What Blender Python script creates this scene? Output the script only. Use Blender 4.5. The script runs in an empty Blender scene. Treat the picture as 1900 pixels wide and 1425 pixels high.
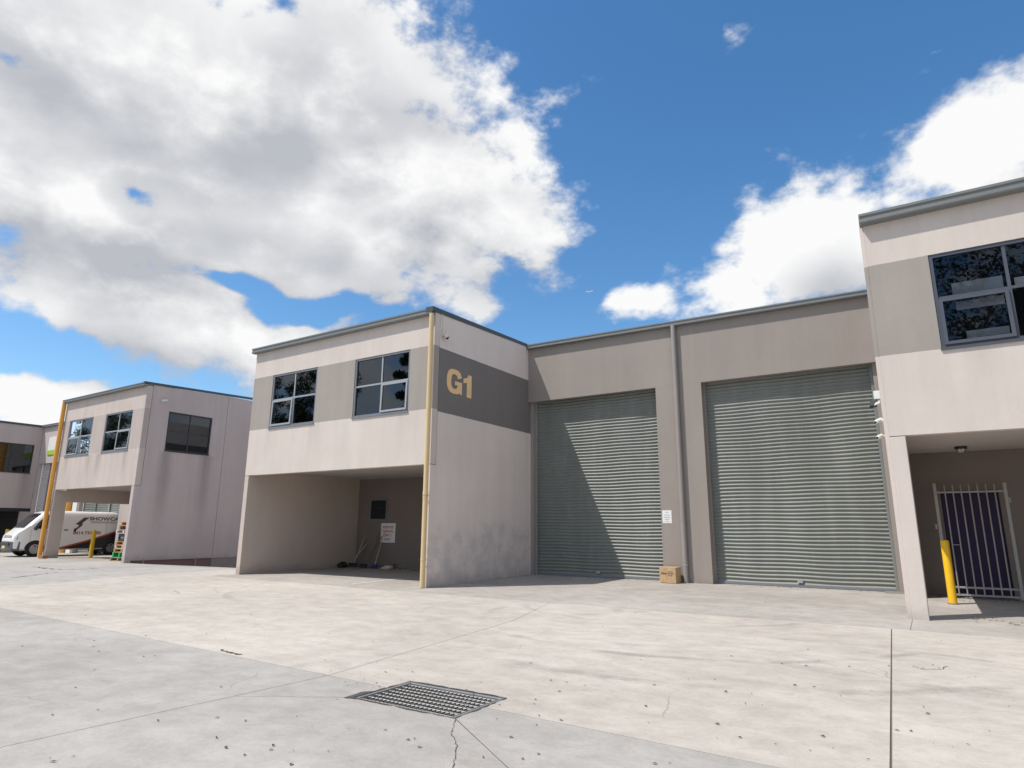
import bpy, bmesh, math, random
from mathutils import Vector, Matrix
random.seed(7)
scene = bpy.context.scene
COL = scene.collection

# ------------------------------------------------------------------ camera
F_PX, PITCH, ROLL, YAW, CAM_H = 1182.11, 0.2242, 0.006, 0.5741, 1.3
cy, sy = math.cos(YAW), math.sin(YAW)
cp, sp = math.cos(PITCH), math.sin(PITCH)
cr, sr = math.cos(ROLL), math.sin(ROLL)
R0 = Vector((cy, sy, 0)); F0 = Vector((-sy, cy, 0)); Z0 = Vector((0, 0, 1))
VD = F0 * cp + Z0 * sp
U0 = -F0 * sp + Z0 * cp
VR = R0 * cr + U0 * sr
VU = -R0 * sr + U0 * cr
CAMP = Vector((0, 0, CAM_H))
cam = bpy.data.cameras.new('camera'); camo = bpy.data.objects.new('camera', cam); COL.objects.link(camo)
camo.matrix_world = Matrix(((VR.x, VU.x, -VD.x, 0), (VR.y, VU.y, -VD.y, 0), (VR.z, VU.z, -VD.z, CAM_H), (0, 0, 0, 1)))
cam.sensor_fit = 'HORIZONTAL'; cam.sensor_width = 36; cam.lens = 36 * F_PX / 1900
cam.clip_start = 0.05; cam.clip_end = 20000
scene.camera = camo

def ray(u, v):
    d = VD + VR * ((u - 950) / F_PX) + VU * ((712.5 - v) / F_PX)
    return d.normalized()
def gz(u, v, z=0.0):
    d = ray(u, v); return CAMP + d * ((z - CAM_H) / d.z)

# ------------------------------------------------------------------ world
SUN = Vector((-.42, -.45, 1)).normalized()          # towards the sun
world = bpy.data.worlds.new('World'); scene.world = world; world.use_nodes = True
nt = world.node_tree; nt.nodes.clear()

def mnode(t, op, a=None, b=None, c=None, clamp=False):
    n = t.nodes.new('ShaderNodeMath'); n.operation = op; n.use_clamp = clamp
    for i, v in enumerate((a, b, c)):
        if v is None: continue
        if isinstance(v, (int, float)): n.inputs[i].default_value = v
        else: t.links.new(v, n.inputs[i])
    return n.outputs[0]
def vnode(t, op, a=None, b=None, out=0):
    n = t.nodes.new('ShaderNodeVectorMath'); n.operation = op
    for i, v in enumerate((a, b)):
        if v is None: continue
        if isinstance(v, (tuple, list, Vector)): n.inputs[i].default_value = tuple(v)
        else: t.links.new(v, n.inputs[i])
    return n.outputs[out]
def smooth(t, x, lo, hi, tlo=0.0, thi=1.0):
    n = t.nodes.new('ShaderNodeMapRange'); n.interpolation_type = 'SMOOTHSTEP'
    t.links.new(x, n.inputs[0])
    for i, v in zip((1, 2, 3, 4), (lo, hi, tlo, thi)): n.inputs[i].default_value = v
    return n.outputs[0]
def noise(t, vec, scale, detail=4, rough=.5, dist=0.0):
    n = t.nodes.new('ShaderNodeTexNoise'); n.inputs['Scale'].default_value = scale
    n.inputs['Detail'].default_value = detail; n.inputs['Roughness'].default_value = rough
    n.inputs['Distortion'].default_value = dist
    if vec is not None: t.links.new(vec, n.inputs['Vector'])
    return n.outputs['Fac']

# clouds: heaps of cumulus by compass direction and height above the horizon
HEAPS = [  # u, v, ru, rv, strength (bearing and height are read off the photograph)
    (60, 60, 460, 230, 1.0), (400, 120, 360, 250, 1.1), (640, 190, 250, 220, 1.0), (740, 340, 240, 180, 1.05),
    (560, 400, 380, 150, 1.0), (150, 370, 380, 170, 1.0), (880, 420, 210, 100, .9), (1030, 390, 55, 55, .42), (1000, 440, 100, 50, .6),
    (220, 560, 340, 120, .95), (470, 645, 250, 92, .95), (60, 740, 200, 48, .85), (870, 565, 62, 42, .45),
    (745, 560, 70, 36, .42), (1495, 450, 120, 110, .95), (1390, 535, 110, 56, .65), (1190, 566, 78, 24, .5),
    (1815, 262, 150, 95, .95), (1880, 200, 100, 70, .6), (1375, 82, 22, 22, .22), (0, 595, 60, 45, .5), (935, 258, 20, 20, .2), (1640, 372, 60, 22, .25)]
GAPS = [(490, 5, 75, 36, .8), (265, 365, 62, 34, .9), (440, 512, 140, 26, .95), (10, 85, 70, 30, .6), (30, 640, 190, 48, .9), (560, 560, 110, 34, .8), (620, 560, 70, 40, .4)]
def azel(u, v):
    d = ray(u, v); return math.atan2(d.x, d.y), math.asin(d.z)
def cloud_group(name, full):
    grp = bpy.data.node_groups.new(name, 'ShaderNodeTree')
    grp.interface.new_socket('Vector', in_out='INPUT', socket_type='NodeSocketVector')
    grp.interface.new_socket('Density', in_out='OUTPUT', socket_type='NodeSocketFloat')
    gi = grp.nodes.new('NodeGroupInput'); go = grp.nodes.new('NodeGroupOutput')
    dvec = vnode(grp, 'NORMALIZE', gi.outputs[0])
    sx = grp.nodes.new('ShaderNodeSeparateXYZ'); grp.links.new(dvec, sx.inputs[0])
    az = mnode(grp, 'ARCTAN2', sx.outputs[0], sx.outputs[1]); el = mnode(grp, 'ARCSINE', sx.outputs[2])
    cx = grp.nodes.new('ShaderNodeCombineXYZ'); grp.links.new(az, cx.inputs[0]); grp.links.new(el, cx.inputs[1])
    # ragged outline: the compass position is pushed about by noise
    wn = grp.nodes.new('ShaderNodeTexNoise'); wn.inputs['Scale'].default_value = 6.0; wn.inputs['Detail'].default_value = 3 if full else 1
    grp.links.new(dvec, wn.inputs['Vector'])
    wv = vnode(grp, 'SUBTRACT', wn.outputs['Color'], (.5, .5, .5))
    pos = vnode(grp, 'ADD', cx.outputs[0], vnode(grp, 'MULTIPLY', wv, (.17, .12, 0))) if full else cx.outputs[0]
    def blob(u, v, ru, rv, s):
        a, e = azel(u, v)
        kx, ky = F_PX / ru * math.cos(e) * .92, F_PX / rv * .92
        c = grp.nodes.new('ShaderNodeVectorMath'); c.operation = 'MULTIPLY_ADD'; grp.links.new(pos, c.inputs[0]); c.inputs[1].default_value = (kx, ky, 0); c.inputs[2].default_value = (-a * kx, -e * ky, 0)
        ln = vnode(grp, 'LENGTH', c.outputs[0], out=1)
        return mnode(grp, 'MULTIPLY_ADD', ln, -s, s)
    acc = None
    for hp in HEAPS:
        if not full and hp[4] < .84: continue
        o = blob(*hp)
        acc = o if acc is None else mnode(grp, 'MAXIMUM', acc, o)
    clear = mnode(grp, 'MAXIMUM', blob(1250, 300, 1100, 780, 1.2), 0.0)     # the wide blue opening in the cloud deck
    acc = mnode(grp, 'MAXIMUM', acc, mnode(grp, 'SUBTRACT', .18, mnode(grp, 'MINIMUM', clear, .72)))  # cloud cover out of view is raised to add fill light on shaded walls
    if full:
        for gp in GAPS: acc = mnode(grp, 'SUBTRACT', acc, mnode(grp, 'MAXIMUM', blob(*gp), 0.0))
    stre = vnode(grp, 'MULTIPLY', dvec, (1, 1, 1.5))
    n1 = noise(grp, stre, 4.2, 7 if full else 2, .58, .2 if full else 0)
    dens = mnode(grp, 'ADD', acc, mnode(grp, 'MULTIPLY_ADD', n1, 1.6, -.80))
    if full:
        n2 = noise(grp, stre, 17, 4, .62, .0)
        dens = mnode(grp, 'ADD', dens, mnode(grp, 'MULTIPLY_ADD', n2, 1.05, -.525))
    grp.links.new(dens, go.inputs[0])
    return grp
CLOUD, CLOUD_SOFT = cloud_group('cloud_field', True), cloud_group('cloud_field_soft', False)

tc = nt.nodes.new('ShaderNodeTexCoord')
def field(vec, g=None):
    n = nt.nodes.new('ShaderNodeGroup'); n.node_tree = g or CLOUD; nt.links.new(vec, n.inputs[0]); return n.outputs[0]
gen = tc.outputs['Generated']
d0 = field(gen)
d1 = field(vnode(nt, 'ADD', gen, (-.03, -.03, .085)), CLOUD_SOFT)
alpha = mnode(nt, 'POWER', smooth(nt, d0, -.06, .40), 1.15)
lit = mnode(nt, 'MULTIPLY_ADD', mnode(nt, 'SUBTRACT', d0, d1), 1.25, .80)
thick = smooth(nt, d0, .15, .95)
pil = smooth(nt, noise(nt, vnode(nt, 'MULTIPLY', gen, (1, 1, 2.2)), 3.4, 3, .5), .38, .66)
lit = mnode(nt, 'SUBTRACT', lit, mnode(nt, 'MULTIPLY', thick, mnode(nt, 'MULTIPLY_ADD', pil, .50, .06)), clamp=True)
cm = nt.nodes.new('ShaderNodeMix'); cm.data_type = 'RGBA'
nt.links.new(lit, cm.inputs['Factor']); cm.inputs['A'].default_value = (.52, .54, .585, 1); cm.inputs['B'].default_value = (1.0, 1.0, 1.0, 1)
sky = nt.nodes.new('ShaderNodeTexSky'); sky.sky_type = 'NISHITA'; sky.sun_disc = False
sky.sun_elevation = math.asin(SUN.z); sky.sun_rotation = math.atan2(SUN.x, SUN.y)
sky.air_density = 1.0; sky.dust_density = .4; sky.ozone_density = 2.2; sky.altitude = 0
hs = nt.nodes.new('ShaderNodeHueSaturation'); hs.inputs['Saturation'].default_value = 1.25; hs.inputs['Hue'].default_value = .497; nt.links.new(sky.outputs[0], hs.inputs['Color'])
bg1 = nt.nodes.new('ShaderNodeBackground'); nt.links.new(hs.outputs[0], bg1.inputs[0]); bg1.inputs[1].default_value = .15
bg2 = nt.nodes.new('ShaderNodeBackground'); nt.links.new(cm.outputs['Result'], bg2.inputs[0]); bg2.inputs[1].default_value = .88
mx = nt.nodes.new('ShaderNodeMixShader'); nt.links.new(alpha, mx.inputs[0]); nt.links.new(bg1.outputs[0], mx.inputs[1]); nt.links.new(bg2.outputs[0], mx.inputs[2])
wo = nt.nodes.new('ShaderNodeOutputWorld'); nt.links.new(mx.outputs[0], wo.inputs[0])

# ------------------------------------------------------------------ sun, exposure
sl = bpy.data.lights.new('sun', 'SUN'); sl.energy = 4.1; sl.angle = math.radians(.5); sl.color = (1, .95, .875)
so = bpy.data.objects.new('sun', sl); COL.objects.link(so); so.rotation_euler = SUN.to_track_quat('Z', 'Y').to_euler(); so.location = (-20, -20, 40)
vs = scene.view_settings; vs.view_transform = 'Standard'; vs.look = 'None'; vs.exposure = 0.14; vs.gamma = 1; vs.use_curve_mapping = False

# ------------------------------------------------------------------ materials
M = {}
def newmat(name):
    m = bpy.data.materials.new(name); m.use_nodes = True; t = m.node_tree; t.nodes.clear()
    o = t.nodes.new('ShaderNodeOutputMaterial'); b = t.nodes.new('ShaderNodeBsdfPrincipled'); t.links.new(b.outputs[0], o.inputs[0])
    M[name] = m; return m, t, b
def worldpos(t):
    g = t.nodes.new('ShaderNodeNewGeometry'); return g.outputs['Position']
def objpos(t):
    g = t.nodes.new('ShaderNodeTexCoord'); return g.outputs['Object']
def colmix(t, fac, a, b, mode='MIX'):
    n = t.nodes.new('ShaderNodeMix'); n.data_type = 'RGBA'; n.blend_type = mode
    for k, v in (('Factor', fac), ('A', a), ('B', b)):
        s = n.inputs[k]
        if isinstance(v, (int, float)): s.default_value = v
        elif isinstance(v, (tuple, list)): s.default_value = (*v[:3], 1)
        else: t.links.new(v, s)
    return n.outputs['Result']
def bump(t, b, h, strength=.3, dist=.01):
    n = t.nodes.new('ShaderNodeBump'); n.inputs['Strength'].default_value = strength; n.inputs['Distance'].default_value = dist
    t.links.new(h, n.inputs['Height']); t.links.new(n.outputs[0], b.inputs['Normal'])
def scaled(t, p, s): return vnode(t, 'MULTIPLY', p, s)

def simple(name, col, rough=.6, var=.08, scale=6, metal=0, spec=.4, bmp=0, bs=80):
    m, t, b = newmat(name); p = worldpos(t)
    n = noise(t, p, scale, 5, .6)
    f = mnode(t, 'MULTIPLY_ADD', n, 2 * var, 1 - var)
    cc = t.nodes.new('ShaderNodeCombineColor'); 
    for i in range(3): t.links.new(mnode(t, 'MULTIPLY', f, col[i]), cc.inputs[i])
    t.links.new(cc.outputs[0], b.inputs['Base Color'])
    b.inputs['Roughness'].default_value = rough; b.inputs['Metallic'].default_value = metal; b.inputs['Specular IOR Level'].default_value = spec
    if bmp: bump(t, b, noise(t, p, bs, 3), bmp)
    return m

def paintwall(name, col, band=None, bcol=None, streak=.10, drips=(), smudge=0.0, axis=0, rough=.85):
    """painted precast panel: paint band by height, faint roller marks, rain streaks below the given spots"""
    m, t, b = newmat(name); p = worldpos(t)
    s = t.nodes.new('ShaderNodeSeparateXYZ'); t.links.new(p, s.inputs[0]); z = s.outputs[2]
    base = col
    if band:
        jit = mnode(t, 'MULTIPLY_ADD', noise(t, p, 9, 2), .012, -.006)
        zz = mnode(t, 'ADD', z, jit)
        k = mnode(t, 'MULTIPLY', mnode(t, 'GREATER_THAN', zz, band[0]), mnode(t, 'LESS_THAN', zz, band[1]))
        base = colmix(t, k, col, bcol)
    n = noise(t, p, .55, 5, .6)
    st = noise(t, scaled(t, p, (2.6, 2.6, .22)), 1.0, 6, .66)
    wob = mnode(t, 'MULTIPLY_ADD', noise(t, scaled(t, p, (1, 1, .6)), 1.5, 3), .2, -.1)
    fine = noise(t, p, 14, 6, .65)
    f = mnode(t, 'MULTIPLY_ADD', n, .24, .88)
    f = mnode(t, 'MULTIPLY', f, mnode(t, 'MULTIPLY_ADD', smooth(t, st, .35, .75), -streak * .9, 1.0 + streak * .3))
    f = mnode(t, 'MULTIPLY', f, mnode(t, 'MULTIPLY_ADD', fine, .09, .955))
    for (a, w, z1, z0, amt) in drips:      # position along the wall, width, top, bottom
        q = mnode(t, 'DIVIDE', mnode(t, 'SUBTRACT', mnode(t, 'ADD', s.outputs[axis], wob), a), w)
        g = mnode(t, 'MAXIMUM', mnode(t, 'SUBTRACT', 1.0, mnode(t, 'ABSOLUTE', q)), 0.0)
        v = mnode(t, 'MULTIPLY', smooth(t, z, z0, z1), mnode(t, 'LESS_THAN', z, z1))
        g = mnode(t, 'MULTIPLY', mnode(t, 'MULTIPLY', g, v), mnode(t, 'MULTIPLY_ADD', st, 1.2, .3))
        f = mnode(t, 'MULTIPLY', f, mnode(t, 'MULTIPLY_ADD', g, -amt, 1.0))
    col1 = colmix(t, 1.0, base, f, 'MULTIPLY') if False else None
    cc = t.nodes.new('ShaderNodeCombineColor')
    for i in range(3): t.links.new(f, cc.inputs[i])
    c = colmix(t, 1.0, base, cc.outputs[0], 'MULTIPLY')
    # splash dirt with an uneven top edge close to the ground
    edge = mnode(t, 'SUBTRACT', mnode(t, 'MULTIPLY_ADD', noise(t, p, 2.2, 5, .65), .7, -.12), z)
    c = colmix(t, mnode(t, 'MULTIPLY', smooth(t, edge, -.12, .35), .38), c, (.16, .14, .12))
    if smudge:
        e2 = mnode(t, 'SUBTRACT', mnode(t, 'MULTIPLY_ADD', noise(t, p, 1.1, 3, .6), 1.1, .95), z)
        k2 = mnode(t, 'MULTIPLY', smooth(t, e2, -.1, .35), smooth(t, noise(t, p, 2.4, 7, .72), .36, .66))
        c = colmix(t, mnode(t, 'MULTIPLY', k2, smudge), c, (.25, .25, .29))
    t.links.new(c, b.inputs['Base Color']); b.inputs['Roughness'].default_value = rough; b.inputs['Specular IOR Level'].default_value = .25
    h = mnode(t, 'ADD', mnode(t, 'MULTIPLY', noise(t, p, 160, 3), .35), mnode(t, 'MULTIPLY', noise(t, p, 3, 4), 1.0))
    bump(t, b, h, .22, .012)
    return m

CREAM = (.585, .522, .48); TAUPE = (.33, .298, .27); TAUPE2 = (.30, .265, .24); CREAM_FILL_LIT = (.68, .60, .56)  # last tone is the same cream, lightened to paint in fill light
paintwall('cream_front', CREAM, (4.104, 5.685), TAUPE, .09, [(-13.9, .3, 4.1, 2.9, .12), (-12.35, .35, 4.1, 2.8, -.07), (-10.6, .3, 4.1, 3, .1), (-15.8, .25, 4.1, 3.0, .12)])
paintwall('cream_side_shading', CREAM_FILL_LIT, (4.06, 5.66), (.185, .17, .163), .07, smudge=.34, axis=1)  # front paint again: cream lightened as fill light, band darkened as shade
paintwall('cream_right', CREAM, (4.104, 5.685), TAUPE, .09, [(.55, .3, 4.1, 2.85, -.08), (1.0, .3, 4.1, 2.85, .08)])
paintwall('cream_left', (.52, .45, .41), (4.24, 5.81), (.44, .38, .35), .15, [(-29.0, .4, 4.2, 2.9, .3), (-28.2, .35, 4.2, 2.9, .3), (-26.1, .35, 4.2, 2.9, .25), (-31, .3, 4.2, 3, .25)])
paintwall('cream_left_side', (.47, .405, .39), None, None, .10, [(13.75, .35, 4.2, .1, .35), (15.4, .4, 4.2, .1, .38)], axis=1)
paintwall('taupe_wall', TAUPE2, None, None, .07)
paintwall('cream_shaded', (.52, .44, .39), None, None, .05)  # cream wall paint with the carport's shade put into the colour
paintwall('taupe_shaded', (.20, .165, .148), None, None, .05)  # main wall taupe darkened, so the carport shade is in the colour
paintwall('hall_pale', (.50, .44, .42), None, None, .1)
simple('soffit', (.50, .45, .42), .9, .06, 2)
simple('gutter', (.17, .18, .18), .45, .1, 5, spec=.5)
simple('dark_trim', (.055, .062, .07), .45, .1, 5, spec=.5)
simple('roof_metal', (.35, .36, .36), .5, .1, 1)
simple('pipe_cream', (.62, .47, .26), .5, .10, 3)
simple('pipe_orange', (.70, .34, .06), .5, .12, 3)
simple('pipe_taupe', (.29, .265, .255), .45, .08, 3)
simple('alu_grey', (.20, .215, .24), .38, .08, 5, metal=.25)
simple('alu_light', (.36, .37, .39), .38, .08, 5, metal=.3)
simple('alu_blue', (.085, .095, .12), .4, .08, 5, metal=.2)
simple('alu_dark', (.035, .037, .045), .4, .08, 5)
simple('joint_dark', (.10, .09, .085), .9, .1)
simple('interior_shade', (.03, .03, .034), .9, .1)  # near-black colour that stands in for the shade indoors
simple('blind_pale', (.72, .73, .75), .8, .05, 3)
simple('letter_tan', (.80, .54, .28), .6, .04, 6)
simple('white_paint', (.75, .74, .73), .5, .04, 8)
simple('plastic_white', (.72, .72, .70), .4, .04, 8)
simple('plastic_cream', (.66, .62, .54), .5, .04, 8)
simple('black_plastic', (.02, .02, .022), .45, .1)
simple('red_print', (.42, .06, .05), .6, .05)
simple('grey_print', (.45, .44, .44), .6, .05)
simple('galv', (.36, .36, .36), .42, .18, 12, metal=.55)
simple('gate_steel', (.30, .285, .275), .5, .15, 9, metal=.2)
simple('purple_door', (.020, .006, .045), .6, .1)
simple('yellow_safety', (.78, .46, .012), .45, .14, 7)
simple('pit_dark', (.012, .012, .012), .95, .1)
simple('footing', (.20, .125, .11), .9, .2, 4)
simple('footing_pale', (.27, .235, .21), .9, .2, 4)
simple('rubber', (.018, .018, .019), .85, .15)
simple('alloy', (.42, .43, .44), .35, .08, metal=.6)
simple('van_grey', (.085, .09, .10), .5, .08)
simple('lens', (.30, .31, .32), .12, .05, spec=.8)
simple('plate_yellow', (.62, .58, .30), .5, .04)
simple('van_red', (.40, .055, .02), .4, .06)
simple('van_brown', (.10, .06, .055), .4, .06)
simple('van_black', (.012, .012, .014), .3, .05)
simple('wood_pallet', (.34, .215, .12), .85, .3, 9)
simple('wood_orange', (.48, .24, .10), .85, .25, 9)
simple('wood_pale', (.50, .42, .33), .85, .25, 9)
simple('green_pallet', (.03, .36, .13), .6, .12, 9)
simple('white_pallet', (.58, .55, .53), .7, .15, 9)
simple('handle_pale', (.50, .44, .38), .6, .1, 9)
simple('handle_brown', (.16, .10, .07), .6, .1, 9)
simple('blue_cloth', (.05, .06, .22), .9, .15)
simple('red_cloth', (.35, .04, .04), .9, .15)
simple('bark', (.16, .12, .09), .9, .3, 6)
simple('leaf_dry', (.07, .055, .04), .9, .3, 20)
simple('weed', (.10, .11, .03), .9, .3, 20)
simple('aircraft_white', (.8, .8, .8), .35, .02)
simple('crack_dark', (.075, .07, .065), .95, .3, 9)
simple('grate_bar', (.52, .50, .47), .55, .3, 30)
simple('joint_fill', (.24, .23, .21), .95, .25, 6)
simple('joint_brown', (.15, .115, .09), .95, .25, 6)
simple('sign_green', (.35, .55, .05), .5, .05)
simple('orange_box', (.30, .14, .06), .9, .2)

# cardboard
m, t, b = newmat('cardboard'); p = worldpos(t)
c = colmix(t, smooth(t, noise(t, p, 12, 5, .6), .3, .7), (.40, .265, .145), (.52, .36, .21))
c = colmix(t, mnode(t, 'MULTIPLY', smooth(t, noise(t, p, 30, 4, .7), .55, .75), .4), c, (.22, .13, .07))
t.links.new(c, b.inputs['Base Color']); b.inputs['Roughness'].default_value = .85
simple('print_brown', (.17, .10, .055), .85, .1)

# roller curtain paint
m, t, b = newmat('curtain'); p = worldpos(t)
n = noise(t, scaled(t, p, (1.2, 1, .35)), 1.6, 5, .6)
dz = smooth(t, noise(t, scaled(t, p, (3.2, 1, .5)), 1.2, 5, .6), .4, .75)
c = colmix(t, n, (.15, .163, .148), (.205, .22, .20))
c = colmix(t, mnode(t, 'MULTIPLY', dz, .25), c, (.30, .31, .29))
sz = t.nodes.new('ShaderNodeSeparateXYZ'); t.links.new(p, sz.inputs[0])
low = smooth(t, mnode(t, 'SUBTRACT', mnode(t, 'MULTIPLY_ADD', noise(t, p, 2.6, 6, .7), 1.2, -.05), sz.outputs[2]), -.15, .5)
c = colmix(t, mnode(t, 'MULTIPLY', low, .35), c, (.27, .25, .215))
t.links.new(c, b.inputs['Base Color']); b.inputs['Roughness'].default_value = .5; b.inputs['Specular IOR Level'].default_value = .4

# window glass: mirror of the yard over a dim view of the room
def glass(name, refl=1.0, ior=1.75, tint=(.62, .66, .70)):
    m = bpy.data.materials.new(name); m.use_nodes = True; t = m.node_tree; t.nodes.clear(); M[name] = m
    o = t.nodes.new('ShaderNodeOutputMaterial'); mix = t.nodes.new('ShaderNodeMixShader')
    tr = t.nodes.new('ShaderNodeBsdfTransparent'); tr.inputs[0].default_value = (*tint, 1)
    gl = t.nodes.new('ShaderNodeBsdfGlossy'); gl.inputs['Roughness'].default_value = .015; gl.inputs['Color'].default_value = (.82 * refl, .9 * refl, 1.0 * refl, 1)
    fr = t.nodes.new('ShaderNodeFresnel'); fr.inputs[0].default_value = ior
    nb = t.nodes.new('ShaderNodeBump'); nb.inputs['Strength'].default_value = .03; nb.inputs['Distance'].default_value = .02
    t.links.new(noise(t, worldpos(t), 1.6, 2), nb.inputs['Height']); t.links.new(nb.outputs[0], gl.inputs['Normal'])
    t.links.new(fr.outputs[0], mix.inputs[0]); t.links.new(tr.outputs[0], mix.inputs[1]); t.links.new(gl.outputs[0], mix.inputs[2]); t.links.new(mix.outputs[0], o.inputs[0])
glass('glass', 1.0, 1.75, (.30, .33, .36))
glass('glass_dark', .9, 1.6, (.6, .63, .66))
m, t, b = newmat('van_glass'); b.inputs['Base Color'].default_value = (.012, .016, .02, 1); b.inputs['Roughness'].default_value = .05; b.inputs['Specular IOR Level'].default_value = .9
m, t, b = newmat('van_white'); b.inputs['Base Color'].default_value = (.72, .71, .69, 1); b.inputs['Roughness'].default_value = .28; b.inputs['Coat Weight'].default_value = .5; b.inputs['Coat Roughness'].default_value = .08
m, t, b = newmat('lamp_glass'); b.inputs['Base Color'].default_value = (.5, .48, .44, 1); b.inputs['Roughness'].default_value = .2
# leaves
m, t, b = newmat('foliage'); p = worldpos(t)
c = colmix(t, noise(t, p, .9, 4), (.03, .05, .02), (.085, .11, .045)); t.links.new(c, b.inputs['Base Color']); b.inputs['Roughness'].default_value = .6

def concrete(name, c0, c1, tyre=False, shade=1.0, streakdir=(1, 3.5, 1)):
    m, t, b = newmat(name); p = worldpos(t)
    s = t.nodes.new('ShaderNodeSeparateXYZ'); t.links.new(p, s.inputs[0])
    n = noise(t, p, .33, 6, .62); st = noise(t, scaled(t, p, streakdir), .8, 6, .62)
    f = mnode(t, 'MULTIPLY_ADD', st, .25, mnode(t, 'MULTIPLY', n, .75))
    c = colmix(t, smooth(t, f, .33, .67), c0, c1)
    fine = noise(t, p, 26, 6, .72)
    g = mnode(t, 'MULTIPLY', mnode(t, 'MULTIPLY_ADD', fine, .30, .85), mnode(t, 'MULTIPLY_ADD', noise(t, p, 105, 2, .7), .30, .85))
    med = noise(t, scaled(t, p, (1, 1.25, 1)), 2.9, 7, .7)
    g = mnode(t, 'MULTIPLY', g, mnode(t, 'MULTIPLY_ADD', smooth(t, med, .30, .74), -.22, 1.09))
    cc = t.nodes.new('ShaderNodeCombineColor')
    for i in range(3): t.links.new(g, cc.inputs[i])
    c = colmix(t, 1.0, c, cc.outputs[0], 'MULTIPLY')
    blot = smooth(t, noise(t, p, 11, 5, .7), .50, .68)
    c = colmix(t, mnode(t, 'MULTIPLY', blot, .13), c, (.20, .18, .16))
    # oil and water stains
    stn = smooth(t, noise(t, scaled(t, p, (.8, 1.3, 1)), .85, 7, .72), .57, .72)
    c = colmix(t, mnode(t, 'MULTIPLY', stn, .30), c, (.22, .19, .155))
    # gum spots
    v = t.nodes.new('ShaderNodeTexVoronoi'); v.inputs['Scale'].default_value = 2.3; t.links.new(p, v.inputs['Vector'])
    vr = t.nodes.new('ShaderNodeSeparateColor'); t.links.new(v.outputs['Color'], vr.inputs[0])
    spot = mnode(t, 'MULTIPLY', mnode(t, 'LESS_THAN', v.outputs['Distance'], mnode(t, 'MULTIPLY', vr.outputs[1], .055)), mnode(t, 'GREATER_THAN', vr.outputs[0], .62))
    c = colmix(t, mnode(t, 'MULTIPLY', spot, .45), c, (.14, .125, .11))
    # hairline crazing in a few places
    v2 = t.nodes.new('ShaderNodeTexVoronoi'); v2.feature = 'DISTANCE_TO_EDGE'; v2.inputs['Scale'].default_value = .42
    dd = t.nodes.new('ShaderNodeTexNoise'); dd.inputs['Scale'].default_value = 1.4; dd.inputs['Detail'].default_value = 5; t.links.new(p, dd.inputs['Vector'])
    t.links.new(vnode(t, 'ADD', p, vnode(t, 'MULTIPLY', dd.outputs['Color'], (.5, .5, 0))), v2.inputs['Vector'])
    crz = mnode(t, 'MULTIPLY', mnode(t, 'LESS_THAN', v2.outputs['Distance'], .0022), smooth(t, noise(t, p, .5, 2), .52, .6))
    c = colmix(t, mnode(t, 'MULTIPLY', crz, .35), c, (.14, .125, .11))
    if tyre:
        wob_ = mnode(t, 'MULTIPLY_ADD', noise(t, p, .9, 2), .3, -.15); pat = smooth(t, noise(t, p, .55, 4, .65), .45, .62); gr = mnode(t, 'MULTIPLY_ADD', noise(t, p, 22, 3, .7), 1.3, .1)
        pg = mnode(t, 'MULTIPLY', pat, gr)
        for (cx0, cy0, r, w, amt, a0) in ((-3.2, 9.9, 3.1, .11, .30, 0), (-3.05, 10.2, 4.5, .12, .24, 0), (-1.2, 4.2, 4.7, .10, .20, 0), (-.6, 3.2, 4.9, .12, .18, 0), (-9, 12.4, 5.2, .12, .17, 0), (-12.3, 7.2, 2.6, .12, .14, 0), (-4.1, 11.6, 2.6, .10, .26, 0), (.9, 12.8, 6.0, .14, .2, 0)):
            dx = mnode(t, 'SUBTRACT', s.outputs[0], cx0); dy = mnode(t, 'SUBTRACT', s.outputs[1], cy0)
            rr = mnode(t, 'SQRT', mnode(t, 'ADD', mnode(t, 'MULTIPLY', dx, dx), mnode(t, 'MULTIPLY', dy, dy)))
            rr = mnode(t, 'ADD', rr, wob_)
            k = mnode(t, 'MULTIPLY', mnode(t, 'SUBTRACT', 1.0, smooth(t, mnode(t, 'ABSOLUTE', mnode(t, 'SUBTRACT', rr, r)), w * .3, w)), pg)
            c = colmix(t, mnode(t, 'MULTIPLY', k, amt * 1.7), c, (.13, .125, .12))
    t.links.new(c, b.inputs['Base Color']); b.inputs['Roughness'].default_value = .88; b.inputs['Specular IOR Level'].default_value = .25
    bump(t, b, mnode(t, 'ADD', noise(t, p, 55, 5, .7), mnode(t, 'MULTIPLY', noise(t, scaled(t, p, streakdir), 6, 4), .5)), .25, .01)
concrete('concrete_pale', (.40, .364, .322), (.50, .460, .412), True)
concrete('concrete_grey', (.320, .300, .278), (.412, .390, .366))
concrete('concrete_apron', (.315, .29, .262), (.425, .396, .365), False, 1, (1, 3, 1))
concrete('concrete_inside', (.27, .25, .23), (.34, .32, .30))
simple('earth', (.16, .13, .10), .95, .25, 1)

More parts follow.
